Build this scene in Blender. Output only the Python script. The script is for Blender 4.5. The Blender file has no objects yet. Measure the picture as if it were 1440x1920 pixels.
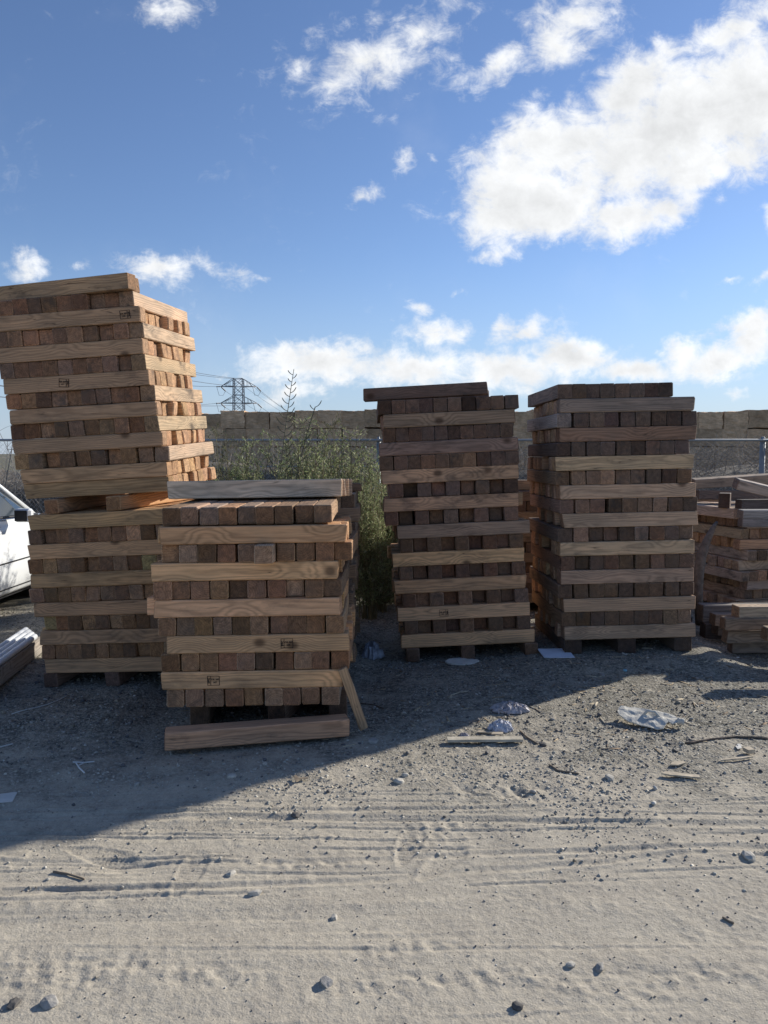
import bpy, math, random
import numpy as np
from mathutils import Vector, Matrix
from mathutils.bvhtree import BVHTree

SC = bpy.context.scene
COL = SC.collection
R = math.radians
rnd = random.Random(7)
rng = np.random.default_rng(11)

# ------------------------------------------------------------------ camera
F = 1387.0
PITCH = math.atan(110 / F)
H = 1.55
cam_d = bpy.data.cameras.new('camera')
cam = bpy.data.objects.new('camera', cam_d); COL.objects.link(cam)
cam_d.sensor_fit = 'VERTICAL'; cam_d.sensor_height = 36; cam_d.lens = 36 * F / 1920
cam_d.clip_end = 6000; cam_d.clip_start = 0.05
cam.location = (0, 0, H); cam.rotation_euler = (math.pi / 2 - PITCH, 0, 0)
SC.camera = cam
cP, sP = math.cos(PITCH), math.sin(PITCH)

def at(px, py, Y):
    """world point seen at photo pixel (px,py) at forward distance Y"""
    xc = (px - 720) / F; yc = (960 - py) / F
    d = Vector((xc, cP + yc * sP, -sP + yc * cP))
    return Vector((0, 0, H)) + d * (Y / d.y)

def onground(px, py, z=0.0):
    xc = (px - 720) / F; yc = (960 - py) / F
    d = Vector((xc, cP + yc * sP, -sP + yc * cP))
    return Vector((0, 0, H)) + d * ((z - H) / d.z)

# ------------------------------------------------------------------ tags
def tag(o, label=None, cat=None, group=None, kind=None):
    if label: o['label'] = label
    if cat: o['category'] = cat
    if group: o['group'] = group
    if kind: o['kind'] = kind
    return o

def empty(name, loc=(0, 0, 0), rz=0.0):
    o = bpy.data.objects.new(name, None); COL.objects.link(o)
    o.location = loc; o.rotation_euler = (0, 0, rz); o.empty_display_size = .1
    return o

# ------------------------------------------------------------------ mesh helpers
def mesh_obj(name, verts, faces, mat, parent=None, smooth=False, attrs=None):
    me = bpy.data.meshes.new(name)
    if isinstance(faces, np.ndarray):
        v = np.ascontiguousarray(verts, dtype=np.float32)
        n = faces.shape[1]
        me.vertices.add(len(v)); me.vertices.foreach_set('co', v.ravel())
        me.loops.add(faces.size); me.loops.foreach_set('vertex_index', faces.astype(np.int32).ravel())
        me.polygons.add(len(faces))
        me.polygons.foreach_set('loop_start', np.arange(0, faces.size, n, dtype=np.int32))
        me.update(calc_edges=True)
    else:
        me.from_pydata([tuple(p) for p in verts], [], faces)
        me.update()
    if smooth:
        me.polygons.foreach_set('use_smooth', np.ones(len(me.polygons), dtype=bool))
    if attrs:
        for k, (typ, arr) in attrs.items():
            a = me.attributes.new(k, typ, 'POINT')
            key = {'FLOAT_VECTOR': 'vector', 'FLOAT_COLOR': 'color', 'FLOAT': 'value'}[typ]
            a.data.foreach_set(key, np.ascontiguousarray(arr, dtype=np.float32).ravel())
    if mat: me.materials.append(mat)
    o = bpy.data.objects.new(name, me); COL.objects.link(o)
    if parent: o.parent = parent
    return o

class MB:
    def __init__(s): s.v = []; s.f = []
    def add(s, vs, fs):
        n = len(s.v); s.v += [tuple(p) for p in vs]; s.f += [tuple(i + n for i in f) for f in fs]
    def box(s, x0, x1, y0, y1, z0, z1, M=None, c=0.0):
        vs = []
        if c <= 0:
            vs = [(x0, y0, z0), (x1, y0, z0), (x1, y1, z0), (x0, y1, z0), (x0, y0, z1), (x1, y0, z1), (x1, y1, z1), (x0, y1, z1)]
            fs = [(0, 3, 2, 1), (4, 5, 6, 7), (0, 1, 5, 4), (1, 2, 6, 5), (2, 3, 7, 6), (3, 0, 4, 7)]
        else:
            fs = []
            rings = []
            for (z, k) in ((z0, c), (z0 + c, 0), (z1 - c, 0), (z1, c)):
                rings.append([(x0 + c + k * .0, y0 + k, z), (x1 - c, y0 + k, z), (x1 - k, y0 + c, z), (x1 - k, y1 - c, z), (x1 - c, y1 - k, z), (x0 + c, y1 - k, z), (x0 + k, y1 - c, z), (x0 + k, y0 + c, z)])
            for r in rings: vs += r
            for i in range(3):
                for j in range(8):
                    a = i * 8 + j; b = i * 8 + (j + 1) % 8
                    fs.append((a, b, b + 8, a + 8))
            fs.append(tuple(range(7, -1, -1))); fs.append(tuple(range(24, 32)))
        if M is not None: vs = [M @ Vector(p) for p in vs]
        s.add(vs, fs)
    def tube(s, pts, rad, n=6, cap=True):
        pts = [Vector(p) for p in pts]
        if not hasattr(rad, '__len__'): rad = [rad] * len(pts)
        base = len(s.v); up = None
        for i, p in enumerate(pts):
            t = (pts[min(i + 1, len(pts) - 1)] - pts[max(i - 1, 0)]).normalized()
            if up is None:
                up = Vector((0, 0, 1)) if abs(t.z) < .9 else Vector((1, 0, 0))
            a = t.cross(up).normalized(); b = t.cross(a).normalized(); up = -b if b.dot(up) < 0 else b
            b = up; a = t.cross(b).normalized()
            for k in range(n):
                w = 2 * math.pi * k / n
                s.v.append(tuple(p + (a * math.cos(w) + b * math.sin(w)) * rad[i]))
        for i in range(len(pts) - 1):
            for k in range(n):
                q = base + i * n + k; r2 = base + i * n + (k + 1) % n
                s.f.append((q, r2, r2 + n, q + n))
        if cap:
            s.f.append(tuple(base + k for k in range(n - 1, -1, -1)))
            s.f.append(tuple(base + (len(pts) - 1) * n + k for k in range(n)))
    def lathe(s, prof, M, n=24):
        base = len(s.v)
        for (r, z) in prof:
            for k in range(n):
                w = 2 * math.pi * k / n
                s.v.append(tuple(M @ Vector((r * math.cos(w), r * math.sin(w), z))))
        for i in range(len(prof) - 1):
            for k in range(n):
                a = base + i * n + k; b = base + i * n + (k + 1) % n
                s.f.append((a, b, b + n, a + n))
        s.f.append(tuple(base + k for k in range(n - 1, -1, -1)))
        s.f.append(tuple(base + (len(prof) - 1) * n + k for k in range(n)))
    def build(s, name, mat, parent=None, smooth=False):
        return mesh_obj(name, s.v, s.f, mat, parent, smooth)

# ------------------------------------------------------------------ node helpers
class NT:
    def __init__(s, tree): s.t = tree; s.n = tree.nodes; s.l = tree.links
    def new(s, typ, **kw):
        nd = s.n.new(typ)
        for k, v in kw.items(): setattr(nd, k, v)
        return nd
    def put(s, sock, v):
        if v is None: return
        if isinstance(v, bpy.types.NodeSocket): s.l.new(v, sock)
        else: sock.default_value = v
    def math(s, op, a, b=None, c=None, clamp=False):
        nd = s.new('ShaderNodeMath', operation=op); nd.use_clamp = clamp
        s.put(nd.inputs[0], a); s.put(nd.inputs[1], b); s.put(nd.inputs[2], c)
        return nd.outputs[0]
    def vmath(s, op, a, b=None, out=0, scale=None):
        nd = s.new('ShaderNodeVectorMath', operation=op)
        s.put(nd.inputs[0], a); s.put(nd.inputs[1], b)
        if scale is not None: s.put(nd.inputs['Scale'], scale)
        return nd.outputs[out]
    def noise(s, vec, scale, detail=4, rough=.5, dist=0, out='Fac', dim='3D'):
        nd = s.new('ShaderNodeTexNoise', noise_dimensions=dim)
        s.put(nd.inputs['Vector'], vec); s.put(nd.inputs['Scale'], scale); nd.inputs['Detail'].default_value = detail
        nd.inputs['Roughness'].default_value = rough; nd.inputs['Distortion'].default_value = dist
        return nd.outputs[out]
    def vor(s, vec, scale, out='Distance', feature='F1', rand=1.0):
        nd = s.new('ShaderNodeTexVoronoi', feature=feature)
        s.put(nd.inputs['Vector'], vec); nd.inputs['Scale'].default_value = scale; nd.inputs['Randomness'].default_value = rand
        return nd.outputs[out]
    def mapr(s, v, a, b, c=0.0, d=1.0, smooth=False):
        nd = s.new('ShaderNodeMapRange'); nd.interpolation_type = 'SMOOTHSTEP' if smooth else 'LINEAR'
        s.put(nd.inputs[0], v)
        for i, q in enumerate((a, b, c, d)): s.put(nd.inputs[i + 1], q)
        return nd.outputs[0]
    def mix(s, f, a, b, blend='MIX'):
        nd = s.new('ShaderNodeMix', data_type='RGBA', blend_type=blend)
        s.put(nd.inputs['Factor'], f)
        s.put(nd.inputs['A'] if False else nd.inputs[6], a if not isinstance(a, tuple) else (*a[:3], 1))
        s.put(nd.inputs[7], b if not isinstance(b, tuple) else (*b[:3], 1))
        return nd.outputs[2]
    def comb(s, x, y, z):
        nd = s.new('ShaderNodeCombineXYZ'); s.put(nd.inputs[0], x); s.put(nd.inputs[1], y); s.put(nd.inputs[2], z)
        return nd.outputs[0]
    def sep(s, v):
        nd = s.new('ShaderNodeSeparateXYZ'); s.put(nd.inputs[0], v); return nd.outputs
    def bump(s, h, strength=.5, dist=.01, normal=None):
        nd = s.new('ShaderNodeBump'); s.put(nd.inputs['Height'], h); nd.inputs['Strength'].default_value = strength
        nd.inputs['Distance'].default_value = dist
        if normal is not None: s.put(nd.inputs['Normal'], normal)
        return nd.outputs[0]

def new_mat(name, rough=.8, base=(.5, .5, .5), metallic=0, spec=.3):
    m = bpy.data.materials.new(name); m.use_nodes = True
    T = NT(m.node_tree); b = m.node_tree.nodes['Principled BSDF']
    b.inputs['Roughness'].default_value = rough; b.inputs['Metallic'].default_value = metallic
    b.inputs['Base Color'].default_value = (*base, 1); b.inputs['Specular IOR Level'].default_value = spec
    return m, T, b

def simple(name, base, rough=.7, metallic=0, var=.25, scale=6.0, bump=0.0, bscale=40, spec=.3):
    m, T, b = new_mat(name, rough, base, metallic, spec)
    tc = T.new('ShaderNodeTexCoord').outputs['Object']
    n = T.noise(tc, scale, 5, .6)
    f = T.mapr(n, .3, .7, 1 - var, 1 + var)
    T.put(b.inputs['Base Color'], T.vmath('SCALE', tuple(base), scale=f))
    if bump: T.put(b.inputs['Normal'], T.bump(T.noise(tc, bscale, 5, .6), bump, .01))
    return m

# ------------------------------------------------------------------ materials
def wood_mat():
    m, T, b = new_mat('timber_wood', .82, spec=.2)
    wp = T.new('ShaderNodeAttribute', attribute_name='wp').outputs['Vector']
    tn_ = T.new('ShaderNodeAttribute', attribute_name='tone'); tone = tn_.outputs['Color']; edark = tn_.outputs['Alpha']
    ex = T.new('ShaderNodeAttribute', attribute_name='extra').outputs['Vector']  # end, stain, seed
    end, stain, seed = T.sep(ex)
    x, y, z = T.sep(wp)
    off = T.vmath('SCALE', (13.1, 7.7, 3.3), scale=seed)
    wps = T.vmath('ADD', wp, off)
    st = T.vmath('MULTIPLY', wps, (1.6, 9, 9))
    warp = T.noise(st, 1.0, 3, .5)
    r = T.vmath('LENGTH', T.comb(0.0, y, z), out=1)
    # knots: sparse cells
    kv = T.vmath('MULTIPLY', wps, (3.2, 4.5, 4.5))
    kd = T.vor(kv, 1.0)
    knot = T.mapr(kd, .05, .16, 1, 0, smooth=True)
    kring = T.mapr(kd, .1, .5, 1, 0, smooth=True)
    r2 = T.math('ADD', r, T.math('MULTIPLY', T.math('SUBTRACT', warp, .5), .07))
    r2 = T.math('ADD', r2, T.math('MULTIPLY', kring, .03))
    ph = T.math('MULTIPLY', r2, 2 * math.pi / .0125)
    ring = T.math('MULTIPLY_ADD', T.math('SINE', ph), .5, .5)
    ring = T.math('POWER', ring, 1.6)
    fib = T.noise(T.vmath('MULTIPLY', wps, (5, 160, 160)), 1.0, 3, .6)
    big = T.noise(T.vmath('MULTIPLY', wps, (2.2, 12, 12)), 1.0, 4, .6)
    sideF = T.math('SUBTRACT', 1.0, end)
    g = T.math('MULTIPLY', T.mapr(ring, 0, 1, 1.1, .76), T.mapr(fib, .3, .7, .86, 1.12))
    g = T.math('MULTIPLY', g, T.mapr(big, .3, .72, .74, 1.22))
    c = T.vmath('SCALE', tone, scale=g)
    warm = T.mix(T.mapr(big, .35, .7, 0, .6), c, T.vmath('MULTIPLY', c, (1.08, .95, .86)))
    # knots
    c = T.mix(T.math('MULTIPLY', knot, .75), warm, (.05, .025, .014))
    # end grain: darker, redder, checks
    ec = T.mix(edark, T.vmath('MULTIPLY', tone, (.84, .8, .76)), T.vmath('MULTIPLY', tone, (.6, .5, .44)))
    ring_e = T.math('MULTIPLY', T.mapr(ring, 0, 1, 1.1, .82), T.mapr(T.noise(wps, 42, 4, .6), .3, .7, .6, 1.35))
    ec = T.vmath('SCALE', ec, scale=ring_e)
    ec = T.mix(T.mapr(T.noise(wps, 14, 3, .6), .45, .65, 0, .55), ec, T.vmath('MULTIPLY', tone, (.42, .38, .38)))
    ang = T.math('ARCTAN2', y, z)
    chk = T.noise(T.comb(T.math('MULTIPLY', ang, 2.2), seed, T.math('MULTIPLY', r, 4.0)), 2.2, 2, .5)
    chk = T.math('MULTIPLY', T.mapr(T.math('ABSOLUTE', T.math('SUBTRACT', chk, .5)), .0, .012, 1, 0), T.mapr(r, .01, .03, 0, 1))
    ec = T.mix(T.math('MULTIPLY', chk, .7), ec, (.03, .02, .015))
    spl = T.noise(T.vmath('MULTIPLY', wps, (1.3, 24, 24)), 1.0, 2, .5)
    spl = T.math('MULTIPLY', T.mapr(T.math('ABSOLUTE', T.math('SUBTRACT', spl, .5)), .0, .01, 1, 0), T.mapr(T.noise(wps, 2.7, 1, .5), .5, .62, 0, 1))
    c = T.mix(T.math('MULTIPLY', spl, .75), c, (.04, .026, .018))
    c = T.mix(end, c, ec)
    # weather stains (dark mould / grey)
    sn = T.noise(T.vmath('MULTIPLY', wps, (4, 9, 9)), 1.0, 6, .68)
    sm = T.math('MULTIPLY', T.mapr(sn, .52, .68, 0, 1, smooth=True), stain, clamp=True)
    c = T.mix(T.math('MULTIPLY', sm, .7), c, (.045, .04, .037))
    sn2 = T.noise(T.vmath('MULTIPLY', wps, (3, 5, 5)), 1.0, 4, .6)
    c = T.mix(T.math('MULTIPLY', T.mapr(sn2, .4, .7, 0, .6), T.math('ADD', T.math('MULTIPLY', stain, .45), .04)), c, (.2, .165, .135))
    T.put(b.inputs['Base Color'], c)
    hh = T.math('ADD', T.math('MULTIPLY', ring, -.35), T.math('MULTIPLY', fib, 1.0))
    hh = T.math('ADD', hh, T.math('MULTIPLY', big, .8))
    T.put(b.inputs['Normal'], T.bump(hh, .55, .0022))
    return m
WOOD = wood_mat()

def ground_mat():
    m, T, b = new_mat('dusty_ground', .95, spec=.12)
    P = T.new('ShaderNodeNewGeometry').outputs['Position']
    x, y, z = T.sep(P)
    n1 = T.noise(P, .9, 5, .6); n2 = T.noise(P, 5, 6, .65); n3 = T.noise(P, 38, 5, .7)
    fine = T.noise(P, 170, 3, .7)
    vd = T.vor(P, 55); vcol = T.vor(P, 55, out='Color')
    vd2 = T.vor(P, 120); vcol2 = T.vor(P, 120, out='Color')
    # gravel amount: more near the stacks and beyond
    gy = T.math('ADD', y, T.math('MULTIPLY', T.math('SUBTRACT', n1, .5), 2.6))
    gy = T.math('ADD', gy, T.math('MULTIPLY', T.math('SUBTRACT', n2, .5), 1.8))
    grav = T.mapr(gy, 2.7, 4.6, 0, 1, smooth=True)
    dust = T.mix(T.mapr(n2, .3, .7, 0, 1), (.51, .452, .355), (.41, .362, .29))
    dust = T.vmath('SCALE', dust, scale=T.math('MULTIPLY', T.mapr(n3, .3, .7, .84, 1.12), T.mapr(fine, .3, .7, .86, 1.12)))
    gc = T.mix(T.mapr(n3, .35, .65, 0, 1), (.27, .25, .2), (.14, .132, .112))
    peb = T.mapr(T.sep(vcol)[0], .0, 1.0, .5, 1.55)
    peb2 = T.mapr(T.sep(vcol2)[1], .0, 1.0, .6, 1.45)
    gc = T.vmath('SCALE', gc, scale=T.math('MULTIPLY', peb, peb2))
    gmask = T.math('MULTIPLY', grav, T.mapr(n2, .28, .6, .45, 1))
    spk = T.math('GREATER_THAN', T.sep(vcol2)[0], .9)
    c = T.mix(gmask, dust, gc)
    c = T.mix(T.math('MULTIPLY', spk, T.math('MULTIPLY_ADD', grav, .4, .25)), c, T.mix(T.sep(vcol2)[2], (.07, .065, .065), (.46, .43, .38)))
    # trodden green-brown litter far behind
    far = T.mapr(y, 7.2, 9.5, 0, 1)
    c = T.mix(T.math('MULTIPLY', far, .7), c, T.mix(T.mapr(n3, .35, .65, 0, 1), (.2, .17, .11), (.08, .085, .05)))
    T.put(b.inputs['Base Color'], c)
    h = T.math('MULTIPLY', T.mapr(vd, 0, .6, 1, 0), T.math('MULTIPLY_ADD', grav, .9, .12))
    h = T.math('ADD', h, T.math('MULTIPLY', n3, .8))
    h = T.math('ADD', h, T.math('MULTIPLY', fine, .35))
    h = T.math('ADD', h, T.math('MULTIPLY', T.mapr(vd2, 0, .6, 1, 0), T.math('MULTIPLY_ADD', grav, .5, .1)))
    T.put(b.inputs['Normal'], T.bump(h, .6, .008))
    return m
GROUND = ground_mat()

def gravel_mat(name, cols, attr='tone'):
    m, T, b = new_mat(name, .9, spec=.2)
    tone = T.new('ShaderNodeAttribute', attribute_name=attr).outputs['Color']
    tc = T.new('ShaderNodeTexCoord').outputs['Object']
    T.put(b.inputs['Base Color'], T.vmath('SCALE', tone, scale=T.mapr(T.noise(tc, 90, 3, .6), .3, .7, .75, 1.25)))
    return m
TONED = gravel_mat('toned_debris', None)
LEAF = gravel_mat('weed_leaf', None)
LT = NT(LEAF.node_tree); LB = LEAF.node_tree.nodes['Principled BSDF']; LB.inputs['Roughness'].default_value = .6
tr_ = LT.new('ShaderNodeBsdfTranslucent'); ms_ = LT.new('ShaderNodeMixShader'); ms_.inputs[0].default_value = .4
LT.l.new(LB.inputs['Base Color'].links[0].from_socket, tr_.inputs[0]); LT.l.new(LB.outputs[0], ms_.inputs[1]); LT.l.new(tr_.outputs[0], ms_.inputs[2])
LT.l.new(ms_.outputs[0], LEAF.node_tree.nodes['Material Output'].inputs[0])

M_stone = simple('stone_grey', (.33, .31, .28), .9, bump=.5, bscale=60, scale=30)
M_twig = simple('dry_twig', (.24, .19, .14), .9)
M_greybark = simple('grey_drift_wood', (.17, .13, .1), .85, var=.4, scale=20, bump=.6, bscale=50)
M_galv = simple('galvanised_steel', (.3, .315, .325), .6, .5, var=.12)
M_pylon = simple('pylon_steel', (.13, .15, .18), .7, .0, var=.1, scale=.3)
M_wire = simple('power_cable', (.09, .1, .12), .6)
M_ins = simple('insulator_brown', (.1, .09, .1), .5)
M_carpaint = simple('white_car_paint', (.74, .75, .74), .28, 0, var=.03, scale=2, spec=.5)
M_carpaint.node_tree.nodes['Principled BSDF'].inputs['Coat Weight'].default_value = .6
M_black = simple('black_plastic', (.018, .018, .02), .5)
M_rubber = simple('tyre_rubber', (.025, .025, .026), .85)
M_glass = simple('car_window_glass', (.03, .04, .05), .06, 0, var=.05, spec=.8)
M_chrome = simple('wheel_metal', (.5, .5, .52), .35, .8)
M_lampred = simple('tail_lamp_red', (.35, .02, .02), .2)
M_lampclear = simple('head_lamp_clear', (.6, .62, .64), .1)
M_pipe = simple('white_pvc', (.58, .6, .62), .5, var=.15)
M_paper = simple('pale_paper', (.62, .6, .55), .8, var=.12, scale=12, bump=.3, bscale=30)
M_plastic = simple('dirty_white_plastic', (.56, .53, .46), .9, var=.15, scale=25, bump=.25, bscale=30)
M_bag = simple('grey_plastic_bag', (.3, .32, .37), .45, var=.3, scale=20)
M_rag = simple('lilac_grey_plastic_sheet', (.4, .37, .38), .6, var=.35, scale=50)
M_card = simple('pale_cardboard', (.5, .42, .31), .85, var=.2, scale=30)
M_strap = simple('white_strap', (.62, .62, .6), .6)
M_cap = simple('blue_plastic', (.25, .5, .62), .5)
M_ink = simple('stamp_ink', (.018, .012, .01), .8)

def hay_mat():
    m, T, b = new_mat('baled_straw', .95, spec=.1)
    tc = T.new('ShaderNodeTexCoord').outputs['Object']
    rd = T.new('ShaderNodeObjectInfo').outputs['Random']
    v = T.vmath('ADD', tc, T.vmath('SCALE', (31., 17., 9.), scale=rd))
    n = T.noise(T.vmath('MULTIPLY', v, (1, 1, 7)), 4, 6, .7)
    n2 = T.noise(v, 1.6, 4, .6)
    c = T.mix(T.mapr(n, .3, .7, 0, 1), (.46, .29, .17), (.8, .56, .35))
    c = T.vmath('SCALE', c, scale=T.mapr(n2, .3, .7, .7, 1.3))
    c = T.vmath('SCALE', c, scale=T.mapr(rd, 0, 1, .8, 1.25))
    T.put(b.inputs['Base Color'], c)
    T.put(b.inputs['Normal'], T.bump(T.noise(T.vmath('MULTIPLY', v, (3, 3, 8)), 5, 5, .7), 1.0, .06))
    return m
M_hay = hay_mat()

# ------------------------------------------------------------------ noise (numpy)
def vnoise(x, y, seed=0):
    xi = np.floor(x).astype(np.int64); yi = np.floor(y).astype(np.int64)
    fx = x - xi; fy = y - yi; fx = fx * fx * (3 - 2 * fx); fy = fy * fy * (3 - 2 * fy)
    def h(a, b):
        n = (a * 374761393 + b * 668265263 + seed * 1442695041) & 0xffffffff
        n = ((n ^ (n >> 13)) * 1274126177) & 0xffffffff
        return ((n ^ (n >> 16)) & 0xffff) / 65535.0
    return (h(xi, yi) * (1 - fx) + h(xi + 1, yi) * fx) * (1 - fy) + (h(xi, yi + 1) * (1 - fx) + h(xi + 1, yi + 1) * fx) * fy
def fbm(x, y, seed=0, oct=4, g=.5):
    a = 1; s = 0; t = 0
    for i in range(oct):
        s = s + a * vnoise(x * 2 ** i, y * 2 ** i, seed + i * 7); t += a; a *= g
    return s / t - .5
def sstep(a, b, x):
    t = np.clip((x - a) / (b - a), 0, 1); return t * t * (3 - 2 * t)

# ------------------------------------------------------------------ stacks
def rot(yaw, roll, pit):
    return Matrix.Rotation(yaw, 3, 'Z') @ Matrix.Rotation(-roll, 3, 'Y') @ Matrix.Rotation(pit, 3, 'X')

class Frame:
    def __init__(s, X, Y, Z, yaw, roll, pit, sx, sy, b, L, D):
        s.o = Vector((X, Y, Z)); s.R = rot(yaw, roll, pit); s.sx = sx; s.sy = sy; s.b = b; s.L = L; s.D = D
    def p(s, u, v, w):
        return s.o + s.R @ Vector((u + s.sx * w, v + s.sy * w, w))

BEAMS = []   # dict(center, R3(columns = length, width, up), L, w, h, tone, stain, label, group, stamp)

def beam(center, R3, L, w, h, tone, stain, label, group, stamp=None, name='timber'):
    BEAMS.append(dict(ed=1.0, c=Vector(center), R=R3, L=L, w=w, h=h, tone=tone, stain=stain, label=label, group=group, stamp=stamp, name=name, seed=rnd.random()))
    return BEAMS[-1]

ORD = ['', 'first', 'second', 'third', 'fourth', 'fifth', 'sixth', 'seventh', 'eighth', 'ninth', 'tenth', 'eleventh', 'twelfth', 'thirteenth',
       'fourteenth', 'fifteenth', 'sixteenth', 'seventeenth', 'eighteenth', 'nineteenth', 'twentieth', 'twenty-first', 'twenty-second', 'twenty-third',
       'twenty-fourth', 'twenty-fifth', 'twenty-sixth', 'twenty-seventh', 'twenty-eighth', 'twenty-ninth', 'thirtieth']

def tone_of(base, var=.16):
    k = math.exp(rnd.gauss(0, var)); t = rnd.random()
    c = [base[0] * k, base[1] * k * (1 + rnd.gauss(0, .022)), base[2] * k * (1 + rnd.gauss(0, .045))]
    if var > .2:
        q = rnd.random(); m_ = sum(c) / 3
        if q < .3: f = rnd.uniform(.1, .32); c = [v * (1 - f) + m_ * f * .9 for v in c]
        elif q < .45: c = [c[0] * 1.04, c[1] * .94, c[2] * .9]
        elif q < .53: c = [v * .6 for v in c]
        elif q < .62: c = [min(.7, v * 1.3) for v in c]
    return tuple(c)
def tone_word(c, base):
    q = sum(c) / sum(base)
    return 'pale brown' if q > 1.14 else ('dark brown' if q < .86 else 'brown')

def add_row(fr, k, kind, u0, u1, n, where, rank, base, stain, group, v0=0.0, nL=None, skip=(), prot=None, tones=None,
            recess=.3, alt=False, stamp=None, dyaw=0.0, gapfill=True, last_n=None, span=None, dp=0):
    """one course of timbers. kind 'E': ends face the camera, 'L': long side faces the camera"""
    b = fr.b; w0 = k * b
    if kind == 'E':
        wid = (u1 - u0)
        for i in range(n):
            if i in skip: continue
            cw = wid / n
            tw = min(b * rnd.uniform(.955, 1.0), cw * .985)
            uc = u0 + (i + .5) * cw + rnd.uniform(-1, 1) * max(0, (cw - tw)) * .45
            rc = abs(rnd.gauss(0, .006))
            if rnd.random() < recess * .4: rc += rnd.uniform(.012, .035)
            if alt: rc = .006 * rnd.random() if i % 2 == 0 else rnd.uniform(.05, .09)
            if prot and i in prot: rc = -prot[i]
            L = fr.D * rnd.uniform(.985, 1.01)
            h = b - rnd.uniform(.0012, .0045)
            c = fr.p(uc, v0 + rc + L / 2, w0 + h / 2)
            yw = rnd.gauss(0, .006)
            R3 = fr.R @ Matrix.Rotation(dp, 3, 'X') @ Matrix.Rotation(math.pi / 2 + yw, 3, 'Z'); c.z += dp * L / 2 + (rnd.uniform(0, .005) if dp else 0)
            t = tones[i] if tones and tones.get(i) else (tone_of((.5, .36, .235), .08) if (where.startswith('tall') and i == n - 1) else tone_of(base, .22))
            lab = f"{tone_word(t, base)} timber, {ORD[i + 1]} from left, {ORD[rank]} row down, {where}"
            beam(c, R3, L, tw, h, t, stain * rnd.choice([.3, .7, 1, 1.3]), lab, group)
    else:
        n = nL or n
        sp = span if span else fr.D
        for i in range(n):
            if i in skip: continue
            cw = sp / n
            tw = min(b * rnd.uniform(.96, 1.0), cw * .99)
            L = (u1 - u0) if i == 0 else fr.L * rnd.uniform(.98, 1.01)
            uc = (u0 + u1) / 2 + (0 if i == 0 else rnd.gauss(0, .008))
            if i and rnd.random() < recess: uc -= rnd.uniform(.02, .06) * (1 if where.startswith('tall') or 'low' in where else -1)
            h = b - rnd.uniform(.0012, .0045)
            vv = v0 + i * cw + tw / 2 + (0 if i == 0 else rnd.uniform(0, cw - tw))
            c = fr.p(uc, vv, w0 + h / 2)
            R3 = fr.R @ Matrix.Rotation(rnd.gauss(0, .004) + dyaw, 3, 'Z')
            t = tones[i] if tones and tones.get(i) else tone_of((base[0] * 1.12, base[1] * 1.1, base[2] * 1.08), .12)
            lab = f"{tone_word(t, base)} timber, {ORD[i + 1]} from front, {ORD[rank]} row down, {where}"
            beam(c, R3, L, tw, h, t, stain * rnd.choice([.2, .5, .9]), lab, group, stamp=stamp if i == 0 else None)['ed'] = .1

TAN = (.52, .315, .17)
TAN2 = (.51, .32, .18)
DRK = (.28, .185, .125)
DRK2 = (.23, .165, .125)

# --- tall leaning stack, lower half
S1A = Frame(-2.3236, 4.913, 0.0633, -0.1433, 0.0593, 0.021, 0.0532, -0.0601, 0.0982, 0.985, 0.98)
S1B = Frame(-2.3706, 4.8818, 1.2487, -0.083, 0.0563, 0.0496, -0.0696, -0.0508, 0.0979, 0.993, 0.96)
G1 = 'timbers stacked crosswise in the tall leaning stack'
W1 = 'tall leaning stack'
for k, (u0, u1) in {0: (.034, .985), 1: (.012, .99), 2: (.014, .99), 3: (.029, 1.0), 4: (-.013, .972), 5: (-.033, .97), 6: (-.014, .97),
                    7: (-.025, .975), 8: (-.008, .98), 9: (-.012, .98), 10: (.01, .995)}.items():
    add_row(S1A, k, 'L' if k % 2 == 0 else 'E', u0, u1, 10, W1, 26 - k, TAN, .6, G1, nL=10)
for i, u in enumerate((.012, .46, .86)):       # bearers under the stack
    c = S1A.p(u + .05, .49, -S1A.b / 2 - .001)
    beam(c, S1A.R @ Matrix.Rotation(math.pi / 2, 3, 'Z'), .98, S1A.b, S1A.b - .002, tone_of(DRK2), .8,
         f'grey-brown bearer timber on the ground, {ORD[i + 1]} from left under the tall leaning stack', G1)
# spacer blocks between the two halves
for i, u in enumerate((.13, .65)):
    c = S1A.p(u + .05, .49 - .01, 11 * S1A.b + S1A.b / 2)
    beam(c, S1A.R @ Matrix.Rotation(math.pi / 2 + (0, -.2)[i], 3, 'Z'), .96, S1A.b, S1A.b - .006, tone_of(TAN, .1), .3,
         f'brown spacer timber, {ORD[i + 1]} from left in the open gap halfway up the tall leaning stack', G1)
RU = {0: (.004, .985), 1: (.002, .991), 2: (-.028, 1.019), 3: (-.016, .996), 4: (-.016, 1.0), 5: (.011, .998), 6: (.012, 1.001), 7: (.017, .987),
      8: (.008, .988), 9: (-.012, .982), 10: (.005, 1.005), 11: (.009, 1.002), 12: (-.015, .977)}
for k, (u0, u1) in RU.items():
    kind = 'L' if (k in (0, 1) or k % 2 == 1) else 'E'
    add_row(S1B, k, kind, u0, u1, 10, W1, 14 - k, TAN2 if k not in (6, 8, 10, 12) else (.43, .27, .17), .7, G1, nL=9 if k in (1, 3, 9) else 10, recess=.4,
            stamp={7: (.42, 'a', -.12), 11: (.905, 'b', .03)}.get(k), tones={0: (.47, .3, .18)} if kind == 'L' and k > 2 else None)
for i in range(2):
    c = S1B.p(.5 - .012 - i * .02, .07 + i * .105, 13.5 * S1B.b - .001)
    beam(c, S1B.R @ Matrix.Rotation(-.12, 3, 'Z'), 1.0, S1B.b * .99, S1B.b - .003, (.44, .29, .17), .7,
         f'{("front", "rear")[i]} one of the two loose timbers lying on top of the tall leaning stack', G1)

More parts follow.
